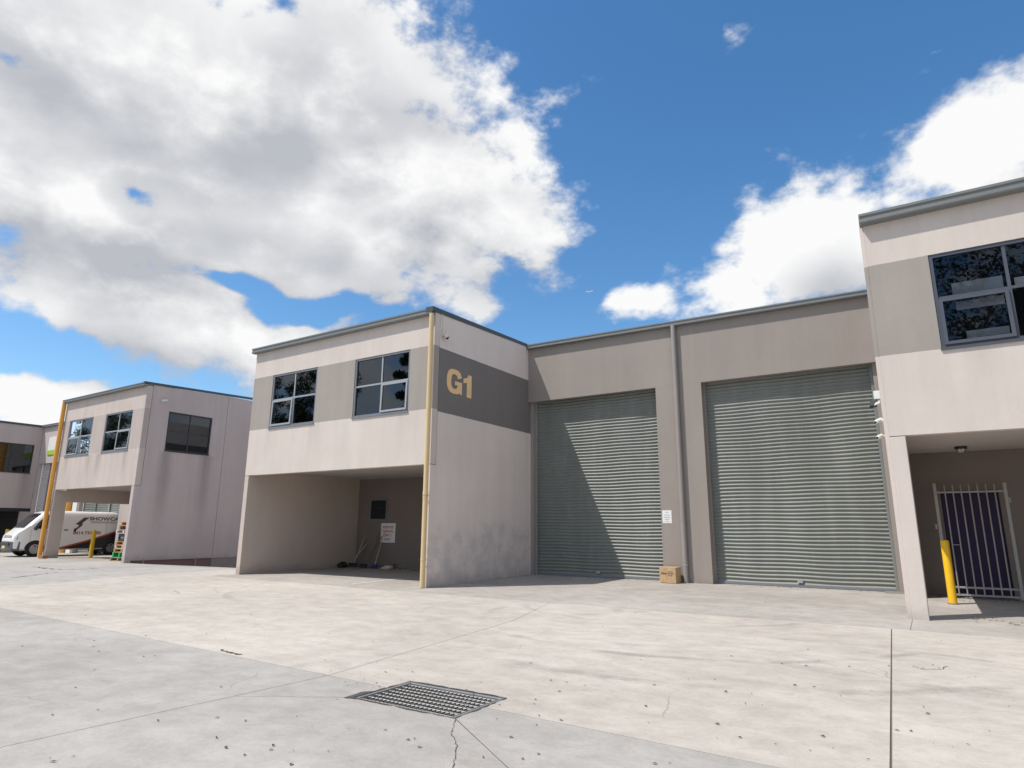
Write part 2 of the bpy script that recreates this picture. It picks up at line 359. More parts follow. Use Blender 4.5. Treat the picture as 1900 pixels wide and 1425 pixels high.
# ------------------------------------------------------------------ mesh helpers
ORIG = {}
class MB:
    def __init__(s): s.v = []; s.f = []
    def poly(s, pts):
        i = len(s.v); s.v += [tuple(p) for p in pts]; s.f.append(tuple(range(i, i + len(pts)))); return s
    def hexa(s, c):          # 8 corners: bottom ring 0-3, top ring 4-7
        i = len(s.v); s.v += [tuple(p) for p in c]
        for q in ((3, 2, 1, 0), (4, 5, 6, 7), (0, 1, 5, 4), (1, 2, 6, 5), (2, 3, 7, 6), (3, 0, 4, 7)): s.f.append(tuple(i + k for k in q))
        return s
    def box(s, x0, x1, y0, y1, z0, z1):
        return s.hexa([(x0, y0, z0), (x1, y0, z0), (x1, y1, z0), (x0, y1, z0), (x0, y0, z1), (x1, y0, z1), (x1, y1, z1), (x0, y1, z1)])
    def prism(s, pts, vec):  # planar polygon swept along vec
        i = len(s.v); n = len(pts); vec = Vector(vec)
        s.v += [tuple(p) for p in pts] + [tuple(Vector(p) + vec) for p in pts]
        s.f.append(tuple(range(i + n - 1, i - 1, -1))); s.f.append(tuple(range(i + n, i + 2 * n)))
        for k in range(n): s.f.append((i + k, i + (k + 1) % n, i + n + (k + 1) % n, i + n + k))
        return s
    def tube(s, pts, r, n=12, caps=True):
        pts = [Vector(p) for p in pts]; rs = r if isinstance(r, (list, tuple)) else [r] * len(pts); rings = []
        for k, p in enumerate(pts):
            d = (pts[min(k + 1, len(pts) - 1)] - pts[max(k - 1, 0)]).normalized()
            a = d.cross(Vector((0, 0, 1))) if abs(d.z) < .95 else d.cross(Vector((1, 0, 0)))
            a.normalize(); bb = d.cross(a); i = len(s.v)
            s.v += [tuple(p + (a * math.cos(2 * math.pi * q / n) + bb * math.sin(2 * math.pi * q / n)) * rs[k]) for q in range(n)]; rings.append(i)
        for a0, b0 in zip(rings, rings[1:]):
            for q in range(n): s.f.append((a0 + q, a0 + (q + 1) % n, b0 + (q + 1) % n, b0 + q))
        if caps:
            s.f.append(tuple(rings[0] + q for q in reversed(range(n)))); s.f.append(tuple(rings[-1] + q for q in range(n)))
        return s
    def lathe(s, prof, c, n=20, axis='z', caps=True):
        rings = []
        for r, h in prof:
            i = len(s.v)
            for q in range(n):
                a = 2 * math.pi * q / n; x, y = r * math.cos(a), r * math.sin(a)
                s.v.append({'z': (c[0] + x, c[1] + y, c[2] + h), 'y': (c[0] + x, c[1] + h, c[2] + y), 'x': (c[0] + h, c[1] + x, c[2] + y)}[axis])
            rings.append(i)
        for a0, b0 in zip(rings, rings[1:]):
            for q in range(n): s.f.append((a0 + q, a0 + (q + 1) % n, b0 + (q + 1) % n, b0 + q))
        if caps: s.f.append(tuple(rings[0] + q for q in reversed(range(n)))); s.f.append(tuple(rings[-1] + q for q in range(n)))
        return s
    def build(s, name, mat, parent=None, smooth_=False, bevel=0, local=False):
        o0 = Vector((0, 0, 0)) if (parent is None or local) else ORIG.get(parent.name, Vector((0, 0, 0)))
        me = bpy.data.meshes.new(name); me.from_pydata([tuple(Vector(p) - o0) for p in s.v], [], s.f); me.validate()
        bm = bmesh.new(); bm.from_mesh(me); bmesh.ops.remove_doubles(bm, verts=bm.verts, dist=1e-5); bmesh.ops.recalc_face_normals(bm, faces=bm.faces); bm.to_mesh(me); bm.free()
        me.materials.append(M[mat])
        o = bpy.data.objects.new(name, me); COL.objects.link(o)
        if smooth_:
            for pl in me.polygons: pl.use_smooth = True
            if hasattr(me, 'set_sharp_from_angle'): me.set_sharp_from_angle(angle=math.radians(38))
        if bevel:
            md = o.modifiers.new('bevel', 'BEVEL'); md.width = bevel; md.segments = 2; md.limit_method = 'ANGLE'; md.angle_limit = math.radians(40)
        if parent is not None: o.parent = parent; ORIG[o.name] = o0
        return o
def thing(name, loc, label, cat, group=None, rz=0):
    o = bpy.data.objects.new(name, None); COL.objects.link(o); o.location = loc; o.rotation_euler = (0, 0, rz)
    o.empty_display_size = .2; ORIG[o.name] = Vector(loc); return tag(o, label, cat, group)
def tag(o, label=None, cat=None, group=None, kind=None):
    for k, v in (('label', label), ('category', cat), ('group', group), ('kind', kind)):
        if v: o[k] = v
    return o
def walled(mb, axis, a0, a1, z0, z1, d0, d1, holes=()):
    """upright panel in the X-Z (axis 'x') or Y-Z (axis 'y') plane from depth d0 to d1 with rectangular holes (a0,a1,z0,z1)"""
    A = sorted({a0, a1, *[h[0] for h in holes], *[h[1] for h in holes]}); Zs = sorted({z0, z1, *[h[2] for h in holes], *[h[3] for h in holes]})
    A = [a for a in A if a0 <= a <= a1]; Zs = [z for z in Zs if z0 <= z <= z1]
    solid = {}
    for i in range(len(A) - 1):
        for j in range(len(Zs) - 1):
            ca, cz = (A[i] + A[i + 1]) / 2, (Zs[j] + Zs[j + 1]) / 2
            solid[i, j] = not any(h[0] < ca < h[1] and h[2] < cz < h[3] for h in holes)
    P = (lambda a, d, z: (a, d, z)) if axis == 'x' else (lambda a, d, z: (d, a, z))
    for (i, j), s in solid.items():
        if not s: continue
        x0, x1, y0, y1 = A[i], A[i + 1], Zs[j], Zs[j + 1]
        mb.poly([P(x0, d0, y0), P(x1, d0, y0), P(x1, d0, y1), P(x0, d0, y1)]); mb.poly([P(x1, d1, y0), P(x0, d1, y0), P(x0, d1, y1), P(x1, d1, y1)])
        if not solid.get((i - 1, j)): mb.poly([P(x0, d0, y0), P(x0, d0, y1), P(x0, d1, y1), P(x0, d1, y0)])
        if not solid.get((i + 1, j)): mb.poly([P(x1, d0, y0), P(x1, d1, y0), P(x1, d1, y1), P(x1, d0, y1)])
        if not solid.get((i, j - 1)): mb.poly([P(x0, d0, y0), P(x0, d1, y0), P(x1, d1, y0), P(x1, d0, y0)])
        if not solid.get((i, j + 1)): mb.poly([P(x0, d0, y1), P(x1, d0, y1), P(x1, d1, y1), P(x0, d1, y1)])
    return mb
def text_mesh(s, size, bold=.0):
    cu = bpy.data.curves.new('lettering', 'FONT'); cu.body = s; cu.size = size; cu.offset = bold * size; cu.align_x = 'CENTER'; cu.align_y = 'CENTER'; cu.resolution_u = 3
    ob = bpy.data.objects.new('lettering', cu); COL.objects.link(ob)
    dg = bpy.context.evaluated_depsgraph_get(); me = bpy.data.meshes.new_from_object(ob.evaluated_get(dg))
    bpy.data.objects.remove(ob); bpy.data.curves.remove(cu); return me
def lettering(s, size, origin, right, up, mat, parent, width=None, bold=.015, name='lettering', local=False):
    """flat letters; origin is the centre, right/up are unit vectors in the sign's plane"""
    me = text_mesh(s, size, bold); right = Vector(right); up = Vector(up); o0 = Vector((0, 0, 0)) if local else ORIG.get(parent.name, Vector((0, 0, 0)))
    xs = [v.co.x for v in me.vertices]; ys = [v.co.y for v in me.vertices]; w = max(xs) - min(xs); cx_ = (max(xs) + min(xs)) / 2; cy_ = (max(ys) + min(ys)) / 2
    k = (width / w) if width else 1
    for v in me.vertices: v.co = Vector(origin) - o0 + right * ((v.co.x - cx_) * k) + up * (v.co.y - cy_)
    me.materials.clear(); me.materials.append(M[mat]); o = bpy.data.objects.new(name, me); COL.objects.link(o); o.parent = parent; ORIG[o.name] = o0; return o

# ------------------------------------------------------------------ ground
g = MB(); g.poly([(-3000, -3000, -1.7), (3000, -3000, -1.7), (3000, 3000, -1.7), (-3000, 3000, -1.7)])
tag(g.build('ground', 'earth'), kind='structure')
pav = bpy.data.objects.new('pavement', None); COL.objects.link(pav); tag(pav, 'concrete yard of pale and grey slabs', None, None, 'structure'); ORIG['pavement'] = Vector((0, 0, 0))
def lineA(x): return 4.16 - (x + .87) * .0425
def zg(y): return 0 if y <= 10.62 else min((y - 10.62) * .0118, .064)
J = .0045
def slab(pts, mat, name='concrete_slab', zf=None, th=.16):
    mb = MB(); top = [(x, y, (zf(x, y) if zf else 0.0)) for x, y in pts]; n = len(top); i = 0
    mb.v = top + [(x, y, z - th) for x, y, z in top]; mb.f = [tuple(range(n)), tuple(range(2 * n - 1, n - 1, -1))] + [(k, n + k, n + (k + 1) % n, (k + 1) % n) for k in range(n)]
    o = mb.build(name, mat, pav); return o
GX0, GX1, GY0, GY1 = -3.99, -2.99, 3.90, 4.56       # grate opening
VJ0, VJ1 = -.34, -.64
jx = lambda y: -4.76 + (y - 4.36) * .0486
# grey slabs on the near side of the fall line
slab([(-60, -40), (jx(-40) - J, -40), (jx(lineA(-4.76)) - J, lineA(-4.76) - J), (-18.35 + J, lineA(-18.35) - J), (-60, lineA(-60) - J)], 'concrete_grey')
slab([(jx(-40) + J, -40), (.9 - J, -40), (2.5 - J, 0), (GX1 + .02, GY0 - J), (GX0, GY0 - J), (jx(3.40) + J, 3.40)], 'concrete_grey')
slab([(jx(3.41) + J, 3.40 + 2 * J), (GX0 - J, GY0), (GX0 - J, lineA(GX0) - J), (jx(lineA(-4.76)) + J, lineA(-4.76) - J)], 'concrete_grey')
slab([(2.5 + J, 0), (.9 + J, -40), (60, -40), (60, lineA(60) - J), (GX1 + J, lineA(GX1) - J), (GX1 + J, GY0)], 'concrete_grey')
# pale lane
xm0, xm1 = -4.76, -6.02
slab([(-18.35, lineA(-18.35) + J), (xm0 - J, lineA(xm0) + J), (-5.30 - J, 8.25), (xm1 - J, 10.62 - J), (-16.9, 10.85 - J), (-16.9, 12.75), (-18.8, 12.75), (-18.9, 10.3), (-18.3, 8.9), (-17.5, 7.0)], 'concrete_pale')
slab([(xm0 + J, lineA(xm0) + J), (GX0 - J, lineA(GX0) + J), (GX0 - J, GY1 + J), (GX1 + J, GY1 + J), (GX1 + J, lineA(GX1) + J), (VJ0 - .007, lineA(VJ0) + J), (VJ1 - .007, 10.62 - J), (xm1 + J, 10.62 - J), (-5.30 + J, 8.25)], 'concrete_pale')
slab([(VJ0 + .007, lineA(VJ0) + J), (60, lineA(60) + J), (60, 10.62 - J), (VJ1 + .007, 10.62 - J)], 'concrete_pale')
# aprons in front of and under the buildings
def za(x, y): return zg(y)
slab([(-16.9, 10.85 + J), (-9.7 - J, 10.62 + J), (-9.7 - J, 16.4), (-16.9, 16.4)], 'concrete_apron', zf=za)
slab([(-9.7 + J, 10.62 + J), (-.42 - J, 10.62 + J), (-.42 - J, 16.6), (-9.7 + J, 16.6)], 'concrete_apron', zf=za)
slab([(-.42 + J, 10.62 + J), (60, 10.62 + J), (60, 16.4), (-.42 + J, 16.4)], 'concrete_apron', zf=za)
# grey yard to the west with the ramp falling between the blocks
slab([(-60, lineA(-60) + J), (-18.35 - 2 * J, lineA(-18.35) + J), (-17.5 - 2 * J, 7.0), (-18.3 - 2 * J, 8.9), (-18.9 - 2 * J, 10.3), (-18.8 - 2 * J, 12.75), (-60, 12.75)], 'concrete_grey')
slab([(-60, 12.75 + J), (-25.1, 12.75 + J), (-25.1, 12.96), (-25.22, 12.96), (-25.22, 40), (-60, 40)], 'concrete_apron')
rp = [(-25.1 + J, 12.75 + J), (-16.72, 12.75 + J), (-16.72, 17.4), (-25.1 + J, 17.4)]
def zr(x, y):
    k = (y - 12.75) / 4.65; return -.52 * k * (1 if x < -20 else .55)
slab(rp, 'concrete_grey', zf=zr)
slab([(-25.1 + J, 17.4 + J), (-16.72, 17.4 + J), (-16.72, 40), (-25.1 + J, 40)], 'concrete_grey', zf=lambda x, y: -.52 * (1 if x < -20 else .55) - (y - 17.4) * .03)

# joint sealant just below the surface of the joints
def filler(pts, w, mat='joint_fill', zf=None):
    mb = MB()
    for a, b_ in zip(pts, pts[1:]):
        a, b_ = Vector((*a, 0)), Vector((*b_, 0)); d = (b_ - a).normalized(); nn = Vector((-d.y, d.x, 0)) * w
        q = [a - nn, b_ - nn, b_ + nn, a + nn]; mb.poly([(p_.x, p_.y, (zf(p_.x, p_.y) if zf else 0) - .008) for p_ in q])
    return mb.build('joint_sealant', mat, pav)
filler([(-60, lineA(-60)), (GX0 - .02, lineA(GX0))], .03); filler([(GX1 + .02, lineA(GX1)), (60, lineA(60))], .03)
filler([(jx(-40), -40), (xm0, lineA(xm0)), (-5.30, 8.25), (xm1, 10.6)], .03); filler([(VJ0, lineA(VJ0)), (VJ1, 10.6)], .03, 'joint_brown')
filler([(-16.9, 10.85), (-9.7, 10.62), (60, 10.62)], .03); filler([(-9.7, 10.6), (-9.7, 16.4)], .03, zf=za); filler([(-.42, 10.6), (-.42, 16.4)], .03, zf=za)
filler([(-18.35, lineA(-18.35)), (-17.5, 7.0), (-18.3, 8.9), (-18.9, 10.3), (-18.8, 12.75)], .04); filler([(-60, 12.755), (-16.72, 12.755)], .04)
filler([(jx(3.4), 3.4), (GX0, GY0)], .03); filler([(GX1, GY0), (2.5, 0), (.9, -40)], .03)

# cracks and joint weeds
def crack(pts, w, mat='crack_dark', seed=1, zz=.004, sub=10, jag=.02):
    rnd = random.Random(seed); mb = MB(); P = []
    for a, b_ in zip(pts, pts[1:]):
        for k in range(sub): P.append(Vector(a).lerp(Vector(b_), k / sub))
    P.append(Vector(pts[-1]))
    P = [Vector((q.x + rnd.uniform(-jag, jag), q.y + rnd.uniform(-jag, jag), zz)) for q in P]
    for a, b_ in zip(P, P[1:]):
        d = (b_ - a).normalized(); nn = Vector((-d.y, d.x, 0)); w0 = w * rnd.uniform(.35, 1)
        mb.poly([a - nn * w0, b_ - nn * w0 * .8, b_ + nn * w0 * .8, a + nn * w0])
    return mb.build('crack', mat, pav)
crack([(-2.96, 3.88, 0), (-2.80, 3.62, 0), (-2.62, 3.45, 0), (-2.40, 3.12, 0), (-1.9, 2.5, 0)], .0032, seed=3, jag=.007)
crack([gz(190, 1055), gz(110, 1057), gz(60, 1052)], .05, seed=4, jag=.12)
crack([gz(100, 1062), gz(60, 1068), gz(20, 1072)], .025, seed=5, jag=.1)
crack([gz(1260, 1114, .004), gz(1320, 1116, .004)], .02, seed=6, zz=.02, jag=.03)
crack([gz(410, 1206), gz(430, 1212), gz(445, 1215)], .02, 'weed', seed=8, jag=.02)
crack([gz(1694, 1236), gz(1715, 1243), gz(1748, 1242), gz(1757, 1236)], .006, seed=9, jag=.01)

# painted bay line on the apron
bl = MB(); 
bl.poly([(-11.78, 11.2, zg(11.2) + .004), (-11.70, 11.2, zg(11.2) + .004), (-11.80, 13.4, zg(13.4) + .004), (-11.88, 13.4, zg(13.4) + .004)]); bl.build('bay_marking', 'white_paint', pav)

# drain grate
dg = thing('drain_grate', (-3.49, 4.23, -.3), 'rusty steel bar grate over the stormwater pit in the concrete', 'drain grate')
mb = MB(); mb.box(GX0, GX1, GY0, GY1, -.62, -.58)
for q in ((GX0, GX0 + .03, GY0, GY1), (GX1 - .03, GX1, GY0, GY1), (GX0 + .03, GX1 - .03, GY0, GY0 + .03), (GX0 + .03, GX1 - .03, GY1 - .03, GY1)): mb.box(*q, -.58, -.045)
mb.build('pit', 'pit_dark', dg)
fr = MB()
for q in ((GX0, GX0 + .03, GY0, GY1), (GX1 - .03, GX1, GY0, GY1), (GX0 + .03, GX1 - .03, GY0, GY0 + .028), (GX0 + .03, GX1 - .03, GY1 - .028, GY1)): fr.box(*q, -.044, -.002)
fr.build('frame', 'galv', dg, bevel=.003)
bar = None
NB = 8
for k in range(NB):
    yb = GY0 + .055 + k * (GY1 - GY0 - .11) / (NB - 1)
    mb = MB(); mb.box(GX0 + .034, GX1 - .034, yb - .008, yb + .008, -.05, -.012)
    ob = mb.build('bearing_bar', 'grate_bar', dg)
nr = 22
for k in range(nr):
    xb = GX0 + .06 + k * (GX1 - GX0 - .12) / (nr - 1)
    mb = MB(); mb.tube([(xb, GY0 + .03, -.0155), (xb, GY1 - .03, -.0155)], .006, 6); mb.build('cross_rod', 'crack_dark', dg)
# grout collar round the grate
rg = random.Random(5); mb = MB()
ring = []
for (x0, y0, x1, y1) in ((GX0, GY0, GX1, GY0), (GX1, GY0, GX1, GY1), (GX1, GY1, GX0, GY1), (GX0, GY1, GX0, GY0)):
    for k in range(14):
        f = k / 14; ring.append((x0 + (x1 - x0) * f, y0 + (y1 - y0) * f))
cxg, cyg = (GX0 + GX1) / 2, (GY0 + GY1) / 2
outr = []
for (x, y) in ring:
    e = rg.uniform(.006, .028) + (.06 if x < GX0 + .05 and y < GY0 + .2 else 0) ; d = Vector((x - cxg, (y - cyg) * 1.5, 0)).normalized(); outr.append((x + d.x * e, y + d.y * e))
for k in range(len(ring)):
    a, b_ = ring[k], ring[(k + 1) % len(ring)]; c_, d_ = outr[(k + 1) % len(ring)], outr[k]
    mb.poly([(*a, .004), (*b_, .004), (*c_, .004), (*d_, .004)])
mb.build('grout_collar', 'crack_dark', dg)

# leaf litter and gum bits
mb = MB(); rl = random.Random(11)
def leaf(x, y, z, r):
    a = rl.uniform(0, 6.28); d = Vector((math.cos(a), math.sin(a), 0)); n = Vector((-d.y, d.x, 0)); c = Vector((x, y, z)); w = r * rl.uniform(.3, .6)
    mb.poly([c - d * r, c - n * w + Vector((0, 0, r * .1)), c + d * r, c + n * w + Vector((0, 0, r * .35))])
for _ in range(170):
    u = rl.uniform(20, 1890); v = rl.uniform(1105, 1420); q = gz(u, v)
    leaf(q.x, q.y, zg(q.y) + .006, rl.uniform(.005, .021))
for _ in range(45): leaf(GX0 + rl.gauss(0, .35), 4.3 + rl.gauss(0, .25), .007, rl.uniform(.005, .014))
for _ in range(240): leaf(rl.uniform(-16.4, -10.3), 15.85 - abs(rl.gauss(0, .45)), zg(15.6) + .006, rl.uniform(.012, .04))
for _ in range(120): leaf(rl.uniform(-9.6, -.8), 16.05 - abs(rl.gauss(0, .22)), zg(15.9) + .006, rl.uniform(.008, .03))
for _ in range(90): leaf(rl.uniform(-.2, 3), 15.7 - abs(rl.gauss(0, .4)), zg(15.4) + .006, rl.uniform(.01, .04))
for _ in range(40): leaf(rl.uniform(.3, 1.4), 12.2 + rl.gauss(0, .25), zg(12.3) + .006, rl.uniform(.008, .03))
for _ in range(50): leaf(-9.68 + abs(rl.gauss(0, .05)), rl.uniform(11.6, 15.8), zg(13) + .03, rl.uniform(.008, .02))
tag(mb.build('leaf_litter', 'leaf_dry'), 'scattered dry leaves and dark bits on the concrete', 'leaves', kind='stuff')

# ------------------------------------------------------------------ windows, gutters and pipes
def window(parent, axis, a0, a1, z0, z1, d, inw, sash=None, fm='alu_grey', lm='alu_light', gm='glass', open_=.022, depth=.10, zmid=None, blinds=()):
    """four-light aluminium window; inw = +1/-1 is the inward direction on the depth axis; sash = 'l'/'r' lower awning sash"""
    P = (lambda a, dd, z: (a, dd, z)) if axis == 'x' else (lambda a, dd, z: (dd, a, z))
    def bx(mb, A0, A1, D0, D1, Z0, Z1):
        q = [P(A0, D0, Z0), P(A1, D0, Z0), P(A1, D1, Z0), P(A0, D1, Z0), P(A0, D0, Z1), P(A1, D0, Z1), P(A1, D1, Z1), P(A0, D1, Z1)]; return mb.hexa(q)
    w = .055; f0, f1 = d + inw * .015, d + inw * .09; am = (a0 + a1) / 2; zm = zmid if zmid else z0 + (z1 - z0) * .52
    mb = MB(); bx(mb, a0, a0 + w, f0, f1, z0, z1); bx(mb, a1 - w, a1, f0, f1, z0, z1); bx(mb, a0 + w, a1 - w, f0, f1, z0, z0 + w); bx(mb, a0 + w, a1 - w, f0, f1, z1 - w, z1)
    win = mb.build('window', fm, parent)
    mb = MB(); bx(mb, a0 - .01, a1 + .01, d - inw * .03, f0 - inw * .002, z0 - .025, z0 + .012); mb.build('sill', fm, win)
    g0, g1 = d + inw * .03, d + inw * .07
    mb = MB(); bx(mb, am - .022, am + .022, g0, g1, z0 + w, z1 - w); mb.build('mullion', lm, win)
    mb = MB(); bx(mb, a0 + w, am - .022, g0, g1, zm - .022, zm + .022); bx(mb, am + .022, a1 - w, g0, g1, zm - .022, zm + .022); mb.build('transom', lm, win)
    for i, (A0, A1) in enumerate(((a0 + w, am - .022), (am + .022, a1 - w))):
        for j, (Z0_, Z1_) in enumerate(((z0 + w, zm - .022), (zm + .022, z1 - w))):
            if j == 0 and sash == 'lr'[i]:
                e = open_; mb = MB(); q = .05           # awning sash hinged at its head, pushed out at the foot
                def pt(a, z, off): 
                    k = (Z1_ - z) / (Z1_ - Z0_); return P(a, d + inw * .02 - inw * (e * k) + inw * off, z)
                def rect(A, B, C, D_):
                    mb.hexa([pt(A, C, -.02), pt(B, C, -.02), pt(B, C, .02), pt(A, C, .02), pt(A, D_, -.02), pt(B, D_, -.02), pt(B, D_, .02), pt(A, D_, .02)])
                rect(A0, A0 + q, Z0_, Z1_); rect(A1 - q, A1, Z0_, Z1_); rect(A0 + q, A1 - q, Z0_, Z0_ + q); rect(A0 + q, A1 - q, Z1_ - q, Z1_)
                mb.build('awning_sash', lm, win)
                mb = MB(); mb.poly([pt(A0 + q, Z0_ + q, 0), pt(A1 - q, Z0_ + q, 0), pt(A1 - q, Z1_ - q, 0), pt(A0 + q, Z1_ - q, 0)]); mb.build('pane', gm, win)
            else:
                mb = MB(); dd = d + inw * .05; mb.poly([P(A0, dd, Z0_), P(A1, dd, Z0_), P(A1, dd, Z1_), P(A0, dd, Z1_)]); mb.build('pane', gm, win)
    # the dim room behind
    r = 1.1; mb = MB(); D0, D1 = d + inw * .19, d + inw * (.19 + r)
    c = [P(a0 - .4, D0, z0 - .3), P(a1 + .4, D0, z0 - .3), P(a1 + .4, D0, z1 + .2), P(a0 - .4, D0, z1 + .2)]; e_ = [P(a0 - .4, D1, z0 - .3), P(a1 + .4, D1, z0 - .3), P(a1 + .4, D1, z1 + .2), P(a0 - .4, D1, z1 + .2)]
    mb.poly(e_)
    for k in range(4): mb.poly([c[k], c[(k + 1) % 4], e_[(k + 1) % 4], e_[k]])
    mb.build('room', 'interior_shade', win)
    for (A0, A1, Z0_, Z1_) in blinds:
        mb = MB(); bx(mb, A0, A1, d + inw * .24, d + inw * .25, Z0_, Z1_); mb.build('blind', 'blind_pale', win)
    return win

def gutter_x(parent, x0, x1, y, zt0, zt1, h=.15, w=.14, mat='gutter', ends=True):
    """ribbed eaves gutter along X on a wall face at y, top height zt0 at x0 and zt1 at x1"""
    prof = [(0, -h), (-w * .93, -h), (-w, -h * .86), (-w, -h * .66), (-w * .90, -h * .60), (-w * .90, -h * .30), (-w * 1.02, -h * .24), (-w * 1.02, 0), (-w * .94, 0), (-w * .84, -h * .22), (0, -h * .22)]
    a = [(x0, y + p[0], zt0 + p[1]) for p in prof]; b_ = [(x1, y + p[0], zt1 + p[1]) for p in prof]
    mb = MB(); n = len(prof); mb.v = a + b_
    mb.f = [tuple(range(n)), tuple(range(2 * n - 1, n - 1, -1))] + [(k, n + k, n + (k + 1) % n, (k + 1) % n) for k in range(n)]
    return mb.build('gutter', mat, parent)
def downpipe(parent, x, y, z0, z1, r, mat, brackets, shoe=True, bmat=None, sidebr=True):
    mb = MB(); mb.tube([(x, y, z0), (x, y, z1)], r, 16); dp = mb.build('downpipe', mat, parent, smooth_=True)
    for zb in brackets:
        mb = MB(); mb.tube([(x, y, zb - .012), (x, y, zb + .012)], r + .006, 16)
        if sidebr: mb.box(x - r - .05, x + r + .05, y + r * .55, y + r * .55 + .012, zb - .011, zb + .011)
        mb.build('pipe_bracket', bmat or mat, dp)
    return dp

# ------------------------------------------------------------------ G1 office block
GXL, GXR, GYF, WY = -16.717, -9.70, 11.52, 15.90
ZB0, ZB1, FAS = 4.104, 5.685, 2.783
g1 = thing('office_block', (-13.2, 13.7, 0), 'two-storey cream office block with grey band marked G1, open carport below', 'building')
W1 = (-15.829, -13.892, ZB0, ZB1); W2 = (-12.419, -10.482, ZB0, ZB1)
mb = walled(MB(), 'x', GXL, GXR, FAS, 6.56, GYF, GYF + .18, [W1, W2]); mb.build('front_wall', 'cream_front', g1)
# right side wall: stepped under the front panel, top rising to the rear
zt = lambda y: 6.60 + (y - 11.52) * .032
y0s = GYF + .192
mb = MB(); mb.prism([(GXR, GYF, 0), (GXR, WY + .4, 0), (GXR, WY + .4, zt(WY - .2)), (GXR, WY - .2, zt(WY - .2)), (GXR, y0s, zt(y0s)), (GXR, y0s, FAS - .012), (GXR, GYF, FAS - .012)], (-.18, 0, 0)); mb.build('side_wall', 'cream_side_shading', g1)
mb = MB(); mb.box(GXR - .16, GXR - .012, GYF + .15, GYF + .22, FAS, 6.5); mb.build('joint_sealant', 'joint_dark', g1)
mb = MB(); mb.prism([(GXL, GYF, -.5), (GXL, WY, -.5), (GXL, WY, 6.7), (GXL, GYF + .192, 6.6), (GXL, GYF + .192, FAS - .012), (GXL, GYF, FAS - .012)], (.17, 0, 0)); mb.build('side_wall', 'cream_shaded', g1)
mb = MB(); mb.box(GXL, GXL + .17, WY, 34, -1.2, 6.8); mb.build('rear_side_wall', 'cream_side_shading', g1)
mb = MB(); mb.box(GXL + .172, GXR - .182, GYF + .182, WY - .002, 2.95, 3.10); mb.build('soffit', 'soffit', g1)
mb = MB(); walled(mb, 'x', GXL + .172, GXR - .182, -.1, 2.948, WY, WY + .15, [(-15.927, -15.238, 1.608, 2.22)]); mb.build('carport_back_wall', 'taupe_shaded', g1)
mb = MB(); mb.box(GXL, GXR, GYF - .02, WY, 6.62, 6.66); mb.v = [(x, y, z + (y - 11.5) * .030 - .06) for x, y, z in mb.v]; mb.build('roof', 'roof_metal', g1)
gutter_x(g1, GXL - .06, GXR - .02, GYF - .002, 6.60, 6.60, .15, .14)
mb = MB(); mb.prism([(GXR + .02, GYF - .15, zt(11.37) + .035), (GXR + .02, WY - .01, zt(WY) + .035), (GXR + .02, WY - .01, zt(WY) - .05), (GXR + .02, GYF - .15, zt(11.37) - .09)], (-.22, 0, 0)); mb.build('barge_capping', 'dark_trim', g1)
window(g1, 'x', *W1, GYF, 1, sash='l'); window(g1, 'x', *W2, GYF, 1, sash='r')
downpipe(g1, -9.735, 11.41, .02, 6.45, .058, 'pipe_cream', [2.05, .62])
mb = MB(); mb.tube([(-9.735, 11.41, 2.0), (-9.735, 11.41, 2.13)], .064, 16); mb.build('pipe_socket', 'pipe_cream', g1, smooth_=True)
# louvre vent
lv = MB(); 
for q in ((-15.977, -15.927, 1.558, 2.27), (-15.238, -15.188, 1.558, 2.27), (-15.927, -15.238, 1.558, 1.608), (-15.927, -15.238, 2.22, 2.27)): lv.box(q[0], q[1], WY - .025, WY + .03, q[2], q[3])
vent = lv.build('louvre_vent', 'alu_grey', g1)
for k in range(8):
    z = 1.628 + k * .074; mb = MB(); mb.hexa([(-15.925, WY - .015, z), (-15.24, WY - .015, z), (-15.24, WY - .008, z - .006), (-15.925, WY - .008, z - .006), (-15.925, WY + .05, z + .062), (-15.24, WY + .05, z + .062), (-15.24, WY + .057, z + .056), (-15.925, WY + .057, z + .056)]); mb.build('louvre_slat', 'dark_trim', vent)
mb = MB(); mb.box(-15.925, -15.24, WY + .09, WY + .10, 1.61, 2.218); mb.build('vent_backing', 'pit_dark', vent)
# G1 painted on the side wall (reads along +Y)
def numeral(pts, holes=None): 
    mb = MB(); mb.prism([(GXR + .003, y, z) for y, z in pts], (.004, 0, 0)); return mb
def Gshape(y0, y1, z0, z1):
    cy_, cz_ = (y0 + y1) / 2, (z0 + z1) / 2; ry, rz_ = (y1 - y0) / 2, (z1 - z0) / 2; out = []; inn = []
    se = lambda a, r_y, r_z: (cy_ + r_y * math.copysign(abs(math.cos(a)) ** .72, math.cos(a)), cz_ + r_z * math.copysign(abs(math.sin(a)) ** .80, math.sin(a)))
    N = 36; a0, a1 = math.radians(22), math.radians(352)
    for k in range(N + 1): out.append(se(a0 + (a1 - a0) * k / N, ry, rz_))
    for k in range(N + 1): inn.append(se(a0 + (a1 - a0) * k / N, ry * .44, rz_ * .60))
    return out, inn
go_, gi_ = Gshape(12.02, 12.64, 4.60, 5.23)
mb = MB()
GOFF = 0
def quad(pts): mb.prism([(GXR + .003 + GOFF, y, z) for y, z in pts], (.004, 0, 0))
for k in range(len(go_) - 1): quad([go_[k], go_[k + 1], gi_[k + 1], gi_[k]])
GOFF = .0035
quad([(12.46, 4.66), (12.635, 4.61), (12.635, 4.93), (12.46, 4.93)]); quad([(12.34, 4.83), (12.459, 4.83), (12.459, 4.93), (12.34, 4.93)])
GOFF = 0
mb.build('painted_letter', 'letter_tan', g1)
